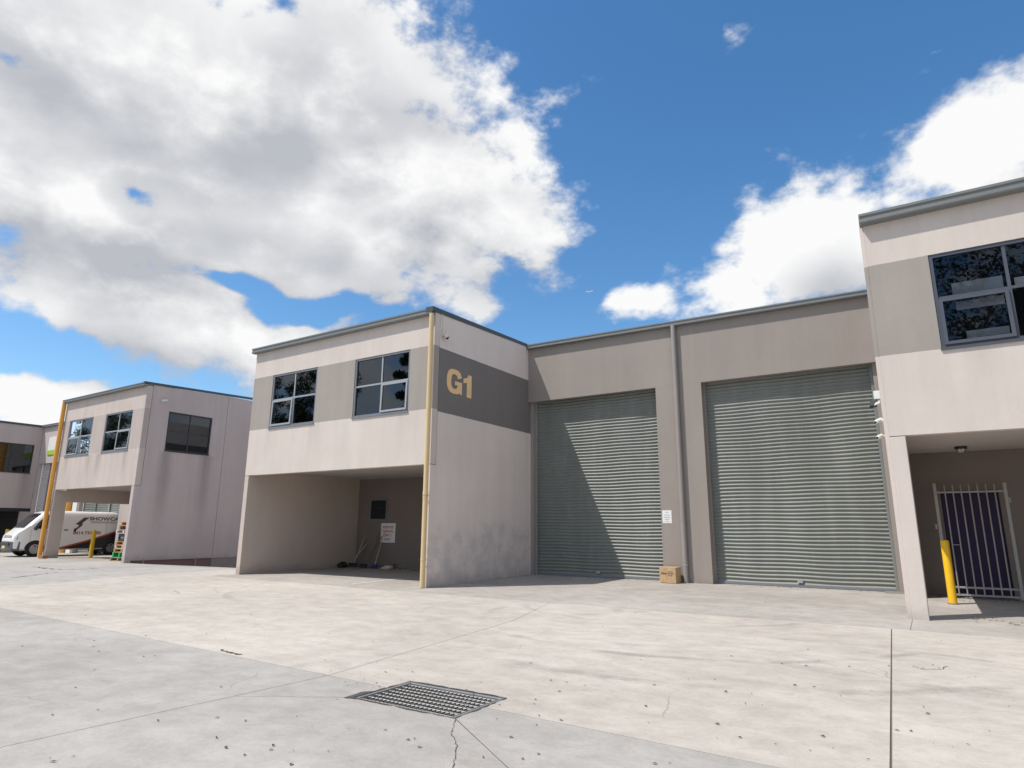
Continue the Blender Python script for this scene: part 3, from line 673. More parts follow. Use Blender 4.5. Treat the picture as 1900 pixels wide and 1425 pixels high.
mb = MB(); quad([(12.845, 4.60), (13.045, 4.60), (13.045, 5.20), (12.90, 5.20), (12.85, 5.11), (12.70, 5.07), (12.70, 4.95), (12.845, 4.98)]); mb.build('painted_numeral', 'letter_tan', g1)

# camera on G1 corner
sc = thing('security_camera', (GXR + .01, 11.82, 5.95), 'small cream dome security camera high on the side wall of the block marked G1', 'security camera')
mb = MB(); mb.box(GXR + .002, GXR + .06, 11.76, 11.88, 5.97, 6.12); mb.build('mount', 'plastic_cream', sc, bevel=.008)
mb = MB(); mb.lathe([(.01, -.075), (.045, -.06), (.062, -.03), (.066, 0), (.066, .03), (.05, .05)], (GXR + .10, 11.83, 5.99), 16); mb.build('housing', 'plastic_cream', sc, smooth_=True)
mb = MB(); mb.lathe([(.012, -.07), (.036, -.045), (.046, -.01)], (GXR + .105, 11.86, 5.955), 14); mb.build('lens_dome', 'black_plastic', sc, smooth_=True)
mb = MB(); mb.tube([(GXR + .012, 11.79, 6.12), (GXR + .012, 11.77, 6.55)], .01, 8); mb.build('conduit', 'plastic_cream', sc)

# ------------------------------------------------------------------ warehouse hall with the two roller doors
hl = thing('warehouse_hall', (-5.1, 17, 0), 'grey taupe warehouse wall with two green-grey roller doors beside the block marked G1', 'building')
HX0, HX1, DH = GXR + .002, -.4175, 4.983
mb = walled(MB(), 'x', HX0, HX1, DH, 6.62, WY, WY + .19); mb.build('upper_wall', 'taupe_wall', hl)
mb = MB(); mb.box(-5.759, -4.552, WY, WY + .28, -.1, DH - .001); mb.build('pilaster', 'taupe_wall', hl)
mb = MB(); mb.box(HX0, -9.60, WY + .13, WY + .30, -.1, DH - .001); mb.build('jamb', 'taupe_wall', hl)
mb = MB(); mb.box(-.74, HX1, WY + .13, WY + .30, -.1, DH - .001); mb.build('jamb', 'taupe_wall', hl)
def curtain(x0, x1, y, z0, z1, seed):
    rnd = random.Random(seed); pitch = .087; mb = MB(); ncol = 22; steps = 6; rows = []
    nz = int((z1 - z0) / pitch * steps)
    ph = [rnd.uniform(0, 6.28) for _ in range(8)]
    for j in range(nz + 1):
        z = z0 + (z1 - z0) * j / nz; s = math.sin(2 * math.pi * (z - z0) / pitch); row = []
        for i in range(ncol + 1):
            x = x0 + (x1 - x0) * i / ncol; u = i / ncol
            bow = .010 * math.sin(3.1 * u + ph[0] + .7 * z) + .007 * math.sin(9 * u + ph[1] - 1.1 * z) + .006 * math.sin(17 * u + ph[2] + .4 * z)
            sag = -.012 * math.sin(math.pi * u) * (.6 + .4 * math.sin(.9 * z + ph[3])) + .006 * math.sin(14 * u + ph[4] + 2 * z)
            row.append(len(mb.v)); mb.v.append((x, y + bow - .0145 * (abs(s) ** .7) * math.copysign(1, s), z + (sag if 0 < j < nz else 0)))
        rows.append(row)
    for a, b_ in zip(rows, rows[1:]):
        for i in range(ncol): mb.f.append((a[i], a[i + 1], b_[i + 1], b_[i]))
    return mb
def roller_door(x0, x1, y, z1, seed):
    d = curtain(x0, x1, y, .10, z1, seed).build('roller_door', 'curtain', hl, smooth_=True)
    me = d.data; me.set_sharp_from_angle(angle=3.1) if hasattr(me, 'set_sharp_from_angle') else None
    mb = MB(); mb.box(x0, x1, y - .03, y + .015, .066, .125); mb.build('bottom_rail', 'alu_grey', d, bevel=.004)
    for xx in (x0 - .012, x1 - .045): mb = MB(); mb.box(xx, xx + .057, y - .045, y - .022, .066, z1); mb.build('guide', 'curtain' if xx > x0 else 'pipe_taupe', d)
    mb = MB(); mb.box((x0 + x1) / 2 - .06, (x0 + x1) / 2 + .06, y - .055, y - .028, .16, .23); mb.build('lock_handle', 'alu_light', d)
    return d
roller_door(-9.60, -5.759 + .01, 16.21, 5.1, 3); roller_door(-4.552 - .005, -.76, 16.16, 5.1, 8)
mb = MB(); mb.box(HX0, HX1, 16.5, 16.55, -.1, 6.6); mb.build('back_lining', 'interior_shade', hl)
mb = MB(); mb.hexa([(HX0, WY - .1, 6.64), (HX1, WY - .1, 6.62), (HX1, 40, 7.5), (HX0, 40, 7.5), (HX0, WY - .1, 6.66), (HX1, WY - .1, 6.64), (HX1, 40, 7.54), (HX0, 40, 7.54)]); mb.build('roof', 'roof_metal', hl)
gutter_x(hl, HX0 - .01, HX1, WY - .002, 6.735, 6.655, .135, .13)
downpipe(hl, -5.175, WY - .085, .05, 6.58, .062, 'pipe_taupe', [1.56, .48], bmat='pipe_taupe')
mb = MB(); mb.tube([(-5.175, WY - .085, .46), (-5.175, WY - .085, .50)], .069, 16); mb.tube([(-5.175, WY - .085, .56), (-5.175, WY - .085, .575)], .067, 16); mb.build('pipe_band', 'alu_light', hl, smooth_=True)
mb = MB(); mb.box(-1.0, -.5, WY - .12, WY + .12, .05, .085); mb.build('sill_plate', 'galv', hl)

# paper notice on the pilaster
nt_ = thing('paper_notice', (-5.60, WY - .01, 1.47), 'small white paper notice stuck on the taupe pilaster between the roller doors', 'notice')
mb = MB(); mb.box(-5.725, -5.485, WY - .006, WY - .002, 1.47, 1.79); mb.build('sheet', 'white_paint', nt_)
for k, (w, z) in enumerate(((.03, 1.737), (.07, 1.672), (.085, 1.617), (.06, 1.565), (.05, 1.51))): mb = MB(); mb.box(-5.605 - w, -5.605 + w, WY - .008, WY - .0065, z - .009, z + .009); mb.build('print_line', 'grey_print', nt_)

# ------------------------------------------------------------------ right-hand office block
RXL, RYF = -.4155, 11.752
rb = thing('office_block', (3.5, 13.8, 0), 'cream office block with a steel barred gate and yellow bollard in its carport', 'building')
W3 = (.436, 2.375, ZB0, ZB1)
mb = walled(MB(), 'x', RXL, 9, FAS, 6.45, RYF, RYF + .18, [W3, (4.2, 6.14, ZB0, ZB1)]); mb.build('front_wall', 'cream_right', rb)
mb = MB(); mb.box(RXL - .065, RXL - .002, RYF + .02, RYF + .20, -.05, 6.42); mb.build('corner_panel', 'cream_right', rb)
mb = MB(); mb.box(RXL, RXL + .16, RYF + .192, WY - .01, FAS, 6.5); mb.build('side_wall', 'cream_right', rb)
mb = MB(); mb.box(RXL, -.203, RYF, RYF + .42, -.05, FAS - .012); mb.build('pillar', 'cream_right', rb, bevel=.008)
mb = MB(); mb.box(RXL + .001, RXL + .16, RYF + .422, WY - .052, 2.20, FAS - .003); mb.build('side_beam', 'cream_shaded', rb)
mb = MB(); mb.box(RXL + .002, RXL + .16, 15.15, WY - .052, -.05, 2.198); mb.build('side_wall', 'cream_shaded', rb)
mb = MB(); mb.box(8.8, 9, RYF, WY, -.05, FAS - .012); mb.build('end_wall', 'cream_right', rb)
mb = MB(); mb.box(RXL + .162, 9, RYF + .182, WY - .002, 2.90, 3.05); mb.build('soffit', 'soffit', rb)
mb = MB(); walled(mb, 'x', RXL + .01, 9, -.1, 2.898, WY - .05, WY + .12, [(.20, 1.16, -.1, 2.12)]); mb.build('carport_back_wall', 'taupe_shaded', rb)
mb = MB(); mb.box(RXL, 9, RYF, 40, 6.56, 6.6); mb.build('roof', 'roof_metal', rb)
gutter_x(rb, RXL - .045, 9, RYF - .002, 6.59, 6.59, .175, .155)
mb = MB(); mb.box(RXL - .055, RXL - .005, RYF + .01, WY, 6.43, 6.60); mb.build('barge_capping', 'dark_trim', rb)
window(rb, 'x', *W3, RYF, 1, sash='l', fm='alu_blue', lm='alu_blue', gm='glass_dark', zmid=4.94, blinds=[(.70, 1.36, 5.03, 5.22), (.72, 1.34, 4.76, 4.90), (.80, 1.34, 4.20, 4.40), (1.5, 2.3, 5.0, 5.15)])
window(rb, 'x', 4.2, 6.14, ZB0, ZB1, RYF, 1, sash='r')
mb = MB(); mb.box(.201, 1.159, WY + .0, WY + .04, .05, 2.119); dr = mb.build('door', 'purple_door', rb)
mb = MB(); mb.tube([(.30, WY - .02, 1.05), (.30, WY - .05, 1.05), (.42, WY - .05, 1.05)], .012, 8); mb.build('handle', 'galv', dr)

# barred gate in front of the purple door
gt = thing('security_gate', (.70, 15.55, .07), 'galvanised barred steel gate in front of the dark purple door', 'gate')
GY = 15.52
for x, z1 in ((.115, 2.25), (1.245, 2.23)):
    mb = MB(); mb.box(x - .028, x + .028, GY - .028, GY + .028, .07, z1); ps = mb.build('post', 'gate_steel', gt, bevel=.004)
    mb = MB(); mb.tube([(x + (.045 if x > 1 else -.06), GY, 1.35 if x < 1 else 1.85), (x + (.045 if x > 1 else -.06), GY, 1.45 if x < 1 else 1.95)], .022, 10); mb.build('hinge', 'gate_steel', ps)
for z in (2.07, .26, .12):
    mb = MB(); mb.box(.145, 1.215, GY - .02, GY + .02, z - .018, z + .018); mb.build('rail', 'gate_steel', gt, bevel=.003)
for k in range(7):
    x = .145 + (k + 1) * 1.07 / 8 + .0; mb = MB(); mb.tube([(x, GY - .012, .10), (x, GY - .012, 2.19), (x, GY - .012, 2.23)], [.0135, .0135, .003], 10); mb.build('bar', 'gate_steel', gt, smooth_=True)

# carport ceiling light
cl = thing('ceiling_light', (.61, 14.6, 2.9), 'small round bulkhead light under the carport ceiling above the barred gate', 'light')
mb = MB(); mb.lathe([(.10, 0), (.105, -.03), (.095, -.05), (.06, -.055)], (.62, 14.9, 2.899), 18); mb.build('base', 'black_plastic', cl, smooth_=True)
mb = MB(); mb.lathe([(.075, -.051), (.07, -.09), (.045, -.115), (.01, -.122)], (.62, 14.9, 2.899), 18); mb.build('diffuser', 'lamp_glass', cl, smooth_=True)
for k in range(4):
    a = k * math.pi / 4; mb = MB(); c_ = Vector((.62, 14.9, 2.80)); dxy = Vector((math.cos(a), math.sin(a), 0))
    mb.tube([c_ + dxy * .085 + Vector((0, 0, .05)), c_ + dxy * .07 - Vector((0, 0, .0)), c_ - Vector((0, 0, .03)), c_ - dxy * .07, c_ - dxy * .085 + Vector((0, 0, .05))], .005, 6); mb.build('guard_wire', 'black_plastic', cl)

def bollard(x, y, z, h, r, label, lean=0):
    bo = thing('bollard', (x, y, z), label, 'bollard', 'yellow steel bollards')
    mb = MB(); mb.lathe([(r, 0), (r, h - .03), (r * .9, h - .008), (r * .55, h), (.01, h + .004)], (x, y, z), 20); mb.build('post', 'yellow_safety', bo, smooth_=True)
    mb = MB(); mb.lathe([(r + .02, .0), (r + .018, .008), (r + .004, .012)], (x, y, z + .001), 20); mb.build('base_collar', 'footing', bo, smooth_=True)
    return bo
bollard(.145, 14.35, zg(14.35), 1.11, .068, 'yellow steel bollard standing by the barred gate')
bollard(-31.0, 14.2, 0, 1.15, .08, 'yellow steel bollard standing beside the white van under the far carport')
bollard(-41.2, 14.6, 0, 1.15, .08, 'yellow steel bollard at the dark opening in front of the white van')

# fittings on the corner of the right block
fl = thing('floodlight', (RXL - .1, 11.95, 3.4), 'white junction box and floodlight on the corner beside the wider roller door', 'floodlight')
XB = RXL - .067
mb = MB(); mb.box(XB - .02 - .07, XB, 11.86, 11.98, 3.42, 3.56); mb.build('junction_box', 'plastic_white', fl, bevel=.006)
mb = MB(); mb.hexa([(XB - .17, 11.82, 3.30), (XB - .06, 11.80, 3.32), (XB - .06, 11.86, 3.29), (XB - .17, 11.88, 3.27), (XB - .15, 11.84, 3.40), (XB - .04, 11.82, 3.42), (XB - .04, 11.90, 3.39), (XB - .15, 11.92, 3.37)]); mb.build('lamp_head', 'black_plastic', fl, bevel=.006)
mb = MB(); mb.hexa([(XB - .10, 11.80, 3.305), (XB - .01, 11.79, 3.335), (XB - .01, 11.87, 3.335), (XB - .10, 11.88, 3.305), (XB - .08, 11.80, 3.345), (XB - .005, 11.79, 3.385), (XB - .005, 11.87, 3.385), (XB - .08, 11.88, 3.345)]); mb.build('sensor', 'plastic_white', fl, bevel=.006)
mb = MB(); mb.tube([(XB, 11.9, 3.40), (XB - .08, 11.9, 3.40)], .014, 8); mb.build('arm', 'plastic_white', fl)
for z, mm, lab in ((3.055, 'plastic_white', 'upper white bullet security camera on the corner under the floodlight'), (2.80, 'plastic_cream', 'lower cream security camera on the corner above the carport pillar')):
    s2 = thing('security_camera', (XB, 11.9, z), lab, 'security camera')
    mb = MB(); mb.lathe([(.03, 0), (.032, -.02), (.012, -.03), (.012, -.05)], (XB, 11.9, z + .01), 12, 'x'); mb.build('bracket', mm, s2, smooth_=True)
    mb = MB(); mb.tube([(XB - .02, 11.93, z + .04), (XB - .09, 11.83, z - .01), (XB - .11, 11.80, z - .025)], [.03, .034, .028], 12); mb.build('housing', mm, s2, smooth_=True)
    mb = MB(); mb.tube([(XB - .110, 11.80, z - .025), (XB - .114, 11.794, z - .028)], .02, 10); mb.build('lens', 'black_plastic', s2)

# ------------------------------------------------------------------ cardboard box
bxo = thing('cardboard_box', (-5.50, 15.66, zg(15.6)), 'closed cardboard box on the concrete against the pilaster downpipe', 'cardboard box', rz=math.radians(-4))
mb = MB(); mb.box(-.22, .20, -.16, .16, 0, .36); bd = mb.build('carton', 'cardboard', bxo, bevel=.006, local=True)
for y0 in (-.158, .004):
    mb = MB(); mb.hexa([(-.219, y0, .361), (.199, y0, .361), (.199, y0 + .154, .362), (-.219, y0 + .154, .362), (-.219, y0, .365), (.199, y0, .365), (.199, y0 + .154, .372 if y0 > 0 else .366), (-.219, y0 + .154, .366)]); mb.build('flap', 'cardboard', bxo, local=True)
mb = MB()
for k in range(24):
    a, b2 = 2 * math.pi * k / 24, 2 * math.pi * (k + 1) / 24
    mb.poly([(.06 + .06 * math.cos(a), -.1625, .22 + .06 * math.sin(a)), (.06 + .06 * math.cos(b2), -.1625, .22 + .06 * math.sin(b2)), (.06 + .042 * math.cos(b2), -.1625, .22 + .042 * math.sin(b2)), (.06 + .042 * math.cos(a), -.1625, .22 + .042 * math.sin(a))])
mb.poly([(.03, -.1625, .21), (.09, -.1625, .21), (.09, -.1625, .23), (.03, -.1625, .23)])
mb.build('printed_mark', 'print_brown', bxo, local=True)
mb = MB(); mb.box(-.17, -.03, -.1635, -.1625, .20, .24); mb.build('printed_mark', 'print_brown', bxo, local=True)

# ------------------------------------------------------------------ carport corner: sign, brooms, tools
sg = thing('parking_sign', (-15.10, 15.86, .87), 'white parking sign with red lettering on the dark carport back wall', 'sign')
mb = MB(); mb.box(-15.425, -14.785, WY - .012, WY - .004, .85, 1.47); mb.build('plate', 'white_paint', sg)
for tx, z, w in (('RESERVED', 1.345, .50), ('PARKING', 1.215, .44), ('UNIT 1', 1.085, .32), ('ONLY', .955, .29)):
    lettering(tx, .115, (-15.105, WY - .0135, z), (1, 0, 0), (0, 0, 1), 'red_print', sg, width=w, bold=.02)
zf_ = zg(15.5)
def broom(base, top, r, hm, headm, label, head=True, hw=.17, name='broom'):
    b0 = thing(name, base, label, 'broom', 'brooms and poles in the carport corner'); v = Vector(top) - Vector(base)
    mb = MB(); mb.tube([Vector(base) + v * .08, top], r, 8); mb.build('handle', hm, b0, smooth_=True)
    if head:
        bx_, by_, bz_ = base
        mb = MB(); mb.hexa([(bx_ - hw, by_ - .03, bz_ + .08), (bx_ + hw, by_ - .03, bz_ + .08), (bx_ + hw, by_ + .03, bz_ + .08), (bx_ - hw, by_ + .03, bz_ + .08), (bx_ - hw * .9, by_ - .025, bz_ + .13), (bx_ + hw * .9, by_ - .025, bz_ + .13), (bx_ + hw * .9, by_ + .025, bz_ + .13), (bx_ - hw * .9, by_ + .025, bz_ + .13)]); mb.build('head', headm, b0)
        mb = MB(); rr = random.Random(3)
        for k in range(40):
            xx = bx_ - hw + 2 * hw * (k % 20) / 19; yy = by_ + (-.018 if k < 20 else .018); mb.tube([(xx, yy, bz_ + .08), (xx + rr.uniform(-.02, .02), yy + rr.uniform(-.02, .02), bz_ + .001)], .006, 4)
        mb.build('bristles', headm, b0)
    return b0
broom((-16.16, 15.42, zf_), (-16.08, 15.84, 1.06), .013, 'handle_pale', 'black_plastic', 'broom with pale handle and dark head leaning in the carport corner')
broom((-16.40, 15.40, zf_), (-15.98, 15.84, .80), .012, 'handle_pale', 'black_plastic', 'short pale stick crossing the pale broom handle in the carport corner', False, name='wooden_stick')
broom((-15.55, 15.30, zf_), (-15.32, 15.85, 1.05), .013, 'handle_brown', 'black_plastic', 'broom with thin brown handle leaning under the louvre vent', True, .15)
broom((-15.14, 15.36, zf_), (-15.22, 15.85, 1.22), .014, 'handle_pale', 'blue_cloth', 'mop with pale handle and blue head beside the parking sign', True, .12, name='mop')
broom((-15.40, 15.40, zf_), (-15.40, 15.85, 1.30), .012, 'handle_brown', 'black_plastic', 'plain dark pole leaning between the brown broom and the blue mop', False, name='wooden_pole')
dp_ = thing('dustpan', (-14.7, 15.55, zf_), 'red and white dustpan lying on the carport floor below the parking sign', 'dustpan')
mb = MB(); mb.hexa([(-14.92, 15.40, zf_ + .004), (-14.58, 15.40, zf_ + .004), (-14.60, 15.65, zf_ + .004), (-14.90, 15.65, zf_ + .004), (-14.92, 15.40, zf_ + .012), (-14.58, 15.40, zf_ + .012), (-14.60, 15.65, zf_ + .09), (-14.90, 15.65, zf_ + .09)]); mb.build('pan', 'white_paint', dp_)
mb = MB(); mb.tube([(-14.75, 15.64, zf_ + .06), (-14.72, 15.72, zf_ + .10), (-14.66, 15.83, zf_ + .13)], .018, 8); mb.build('handle', 'red_cloth', dp_)
bk = thing('rubbish_bag', (-16.35, 15.1, zf_), 'black crumpled bag on the carport floor beside the pale broom', 'bag')
mb = MB(); rr = random.Random(9); mb.lathe([(.10, 0), (.17, .03), (.16, .09), (.09, .15), (.03, .17)], (-16.34, 15.15, zf_ + .003), 14); mb.v = [(x + rr.uniform(-.02, .02), y + rr.uniform(-.02, .02), z if z < zf_ + .01 else z + rr.uniform(-.015, .015)) for x, y, z in mb.v]; mb.build('sack', 'black_plastic', bk, smooth_=True)

# ------------------------------------------------------------------ left block
LXL, LXR, LYF, LF = -31.75, -25.10, 12.66, 2.845
lb = thing('office_block', (-28.4, 14.5, 0), 'two-storey pinkish block with orange corner downpipe and a window in its side wall', 'building')
LW1 = (-31.20, -29.10, 4.242, 5.812); LW2 = (-28.05, -25.95, 4.242, 5.812)
mb = walled(MB(), 'x', LXL, LXR, LF, 6.70, LYF, LYF + .22, [LW1, LW2]); mb.build('front_wall', 'cream_left', lb)
ztl = lambda y: 6.72 + (y - LYF) * .04
for (ya, yb, hole) in ((LYF + .235, 16.13, (13.62, 15.49, 4.242, 5.812)), (16.145, 40, None)):
    mb = walled(MB(), 'y', ya, yb, .08, 6.72, LXR, LXR - .2, [hole] if hole else [])
    mb.v = [(x, y, (z + (min(y, 18) - LYF) * .04) if z > 6.7 else z) for x, y, z in mb.v]; mb.build('side_wall', 'cream_left_side', lb)
mb = MB(); mb.box(LXR - .2, LXR, LYF, LYF + .234, .0, LF - .012); mb.build('side_wall', 'cream_left_side', lb)
mb = MB(); mb.box(LXR - .18, LXR - .015, LYF + .19, LYF + .26, LF, 6.65); mb.box(LXR - .18, LXR - .015, 16.1, 16.18, .1, 6.8); mb.build('joint_sealant', 'joint_dark', lb)
mb = MB(); mb.box(LXR - .2, LXR - .05, LYF + .3, 16.13, -1, .079); mb.build('footing_wall', 'footing', lb)
mb = MB(); mb.box(LXR - .2, LXR - .02, 16.131, 40, -1.2, .079); mb.build('footing_wall', 'footing_pale', lb)
for yy in (13.365, 15.43): mb = MB(); mb.box(LXR - .049, LXR + .01, yy - .03, yy + .03, -.6, .12); mb.build('footing_post', 'footing_pale', lb)
mb = MB(); mb.box(LXL, LXL + .2, LYF, LYF + .50, -.05, LF - .012); mb.build('pillar', 'cream_shaded', lb)
mb = MB(); mb.box(LXL, LXL + .2, LYF + .502, 15.9, 2.34, 2.93); mb.build('side_beam', 'cream_shaded', lb)
mb = MB(); mb.box(LXL, LXL + .2, LYF + .235, 15.9, 2.932, 6.72); mb.build('side_wall', 'cream_left_side', lb)
mb = MB(); mb.box(LXL + .202, LXR - .202, LYF + .222, 15.9, 2.93, 3.1); mb.build('soffit', 'soffit', lb)
mb = MB(); mb.box(LXL - .002, LXR - .202, 15.902, 16.1, -.05, 6.7); mb.build('carport_back_wall', 'hall_pale', lb)
mb = MB(); mb.tube([(-31.3, 15.86, 0), (-31.3, 15.86, 2.9)], .035, 10); mb.build('inner_pipe', 'pipe_taupe', lb)
mb = MB(); mb.hexa([(LXL, LYF, 6.73), (LXR, LYF, 6.73), (LXR - .01, 40, 7.0), (LXL, 40, 7.0), (LXL, LYF, 6.76), (LXR, LYF, 6.76), (LXR - .01, 40, 7.04), (LXL, 40, 7.04)]); mb.build('roof', 'roof_metal', lb)
gutter_x(lb, LXL - .1, LXR + .03, LYF - .002, 6.77, 6.80, .13, .16)
mb = MB(); mb.hexa([(LXR - .08, LYF - .15, 6.74), (LXR + .03, LYF - .15, 6.74), (LXR + .03, 19, 6.99), (LXR - .08, 19, 6.99), (LXR - .08, LYF - .15, 6.83), (LXR + .03, LYF - .15, 6.83), (LXR + .03, 19, 7.07), (LXR - .08, 19, 7.07)]); mb.build('barge_capping', 'dark_trim', lb)
window(lb, 'x', *LW1, LYF, 1, sash='l'); window(lb, 'x', *LW2, LYF, 1, sash='r')
window(lb, 'y', 13.62, 15.49, 4.242, 5.812, LXR, -1, fm='alu_dark', lm='alu_dark')
downpipe(lb, -31.78, LYF - .10, .05, 6.66, .085, 'pipe_orange', [4.9, 2.4, .5])
ls = thing('security_camera', (LXR, 13.5, 6.2), 'small white security camera above the side window of the block with orange downpipe', 'security camera')
mb = MB(); mb.lathe([(.045, 0), (.045, .02), (.02, .03), (.018, .10)], (LXR + .001, 13.36, 6.20), 12, 'x'); mb.build('bracket', 'plastic_white', ls)
mb = MB(); mb.tube([(LXR + .06, 13.43, 6.22), (LXR + .14, 13.22, 6.17)], .045, 12); mb.build('housing', 'plastic_white', ls, smooth_=True)

# hall between the left block and the far-left block
h2 = thing('warehouse_hall', (-37, 17, 0), 'pale warehouse wall behind the white van with roller doors and a yellow pipe', 'building')
mb = walled(MB(), 'x', -42.3, LXL - .003, -.05, 6.85, 15.9, 16.1, [(-42.2, -38.9, -.05, 4.75), (-36.7, -32.6, -.05, 4.75)]); mb.build('wall', 'hall_pale', h2)
for x0, x1, s_ in ((-42.2, -38.9, 4), (-36.7, -32.6, 5)):
    d = curtain(x0, x1, 16.12, 0, 4.8, s_).build('roller_door', 'curtain' if s_ == 5 else 'white_pallet', h2, smooth_=True)
    for k in range(1, 3): mb = MB(); xx = x0 + (x1 - x0) * k / 3; mb.box(xx - .05, xx + .05, 16.06, 16.10, 0, 4.75); mb.build('mullion_post', 'alu_light' if k == 2 else 'alu_grey', d)
downpipe(h2, -37.55, 15.8, 0, 6.7, .16, 'pipe_orange', [3.0])
mb = MB(); mb.box(-37.25, -36.8, 15.84, 15.898, 0, 4.7); mb.build('door_trim', 'white_paint', h2)
gutter_x(h2, -42.3, LXL, 15.898, 6.96, 6.93, .13, .14)
mb = MB(); mb.box(-42.3, LXL, 15.8, 40, 6.85, 6.9); mb.build('roof', 'roof_metal', h2)
ws = thing('wall_sign', (-41.05, 15.85, 5.3), 'white and lime green sign high on the wall above the white van', 'sign')
mb = MB(); mb.box(-41.3, -40.4, 15.86, 15.896, 5.45, 6.2); mb.build('panel', 'white_paint', ws)
mb = MB(); mb.box(-41.3, -40.4, 15.86, 15.896, 5.2, 5.448); mb.build('lower_panel', 'sign_green', ws)

# far-left block: its side wall, window and dark opening
fb = thing('office_block', (-45, 14, 0), 'far block with a dark opening below a wide black-framed window', 'building')
mb = walled(MB(), 'y', 11.0, 15.89, 2.28, 6.85, -42.3, -42.5, [(13.5, 15.58, 4.2, 5.8)]); mb.build('side_wall', 'cream_left_side', fb)
mb = MB(); mb.box(-50, -42.502, 11.0, 11.2, 2.28, 6.85); mb.build('front_wall', 'cream_left', fb)
mb = MB(); mb.box(-50, -42.3, 11.02, 15.89, 2.1, 2.278); mb.build('soffit', 'interior_shade', fb)
mb = MB(); mb.box(-50, -42.35, 15.895, 16.1, -.05, 6.85); mb.build('carport_back_wall', 'interior_shade', fb)  # near-black wall paints the shade into this opening
mb = MB(); mb.box(-50.2, -50, 11.0, 16.1, -.05, 6.85); mb.build('side_wall', 'interior_shade', fb)
mb = MB(); mb.box(-42.5, -42.3, 15.45, 15.89, -.05, 2.099); mb.build('pillar', 'cream_left_side', fb)
mb = MB(); mb.box(-50, -42.3, 11, 16.1, 6.852, 6.9); mb.build('roof', 'roof_metal', fb)
mb = MB(); mb.box(-42.34, -42.24, 10.9, 15.88, 6.84, 6.95); mb.build('barge_capping', 'dark_trim', fb)
window(fb, 'y', 13.5, 15.58, 4.2, 5.8, -42.3, -1, fm='alu_dark', lm='alu_dark')

# ------------------------------------------------------------------ pallets stacked at the far carport wall
def pallet(x, y, z, rz, mat, label, w=1.1, d=1.0, h=.135, name='pallet'):
    o = thing(name, (x, y, z), label, 'pallet', 'stacked pallets', rz)
    for k in range(7):
        yy = -d / 2 + .05 + k * (d - .1) / 6; mb = MB(); mb.box(-w / 2, w / 2, yy - .045, yy + .045, h - .02, h); mb.build('deck_board', mat, o, local=True)
    for k in range(3):
        xx = (-w / 2 + .05, 0, w / 2 - .05)[k]; mb = MB(); mb.box(xx - .045, xx + .045, -d / 2, d / 2, .02, h - .0201); mb.build('bearer', mat, o, local=True)
    for k in range(3):
        yy = (-d / 2 + .05, 0, d / 2 - .05)[k]; mb = MB(); mb.box(-w / 2, w / 2, yy - .045, yy + .045, 0, .0199); mb.build('bottom_board', mat, o, local=True)
    return o
PX, PY = -26.65, 13.75; z = .0
for mat_, lab, dz, dx, rz in (('wood_pallet', 'weathered brown pallet on the concrete at the bottom of the stack', .136, -.15, .05), ('green_pallet', 'bright green pallet second from the bottom of the stack', .20, -.05, -.03),
        ('wood_orange', 'orange-brown pallet resting on the bright green pallet', .137, .05, .04), ('wood_pale', 'pale raw timber pallet above the orange-brown pallet', .137, .10, -.02),
        ('wood_orange', 'orange-brown pallet just under the black crate', .137, .12, .03)):
    pallet(PX + dx, PY, z, rz, mat_, lab, h=dz - .002); z += dz
ck = thing('crate', (PX + .1, PY, z), 'black plastic crate between the pallets of the stack', 'crate')
mb = MB()
for (x0, x1, y0, y1, z0, z1) in ((-.5, .5, -.45, .45, 0, .03), (-.5, .5, -.45, -.42, .03, .10), (-.5, .5, -.45, -.42, .18, .30), (-.5, .5, .42, .45, .03, .30), (-.5, -.47, -.419, .419, .03, .30), (.47, .5, -.419, .419, .03, .30), (-.5, -.44, -.4499, -.4201, .10, .18), (-.1, .1, -.4499, -.4201, .10, .18), (.44, .5, -.4499, -.4201, .10, .18)): mb.box(x0, x1, y0, y1, z0, z1)
mb.build('body', 'black_plastic', ck, local=True)
mb = MB(); mb.box(-.42, .42, -.40, .40, .05, .24); mb.build('contents', 'white_pallet', ck, local=True)
z += .302
pallet(PX + .02, PY, z, 0, 'white_pallet', 'white painted pallet resting on the black crate', h=.14); z += .142
pallet(PX + .22, PY, z, .04, 'wood_pallet', 'dark brown pallet above the white painted pallet', h=.16); z += .162
pallet(PX + .30, PY, z, -.03, 'wood_orange', 'orange-brown pallet at the very top of the stack', h=.14)
bb = tag(MB().box(-31.9, -31.2, 0, 0, 0, 0).build('temp', 'orange_box')); bpy.data.objects.remove(bb)
br = thing('loose_brick', (-31.3, 12.5, 0), 'reddish block lying at the foot of the far carport pillar', 'brick')
mb = MB(); mb.box(-31.52, -31.12, 12.42, 12.60, .001, .13); mb.build('block', 'orange_box', br, bevel=.01)

# ------------------------------------------------------------------ white van (nose towards -Y after rotation)
vn = thing('delivery_van', (-34.05, 14.45, .0), 'white delivery van with dark and red graphics parked beside the far carport', 'van', rz=math.radians(-90 - 4))
L2, HW, VH = 2.50, .87, 1.99
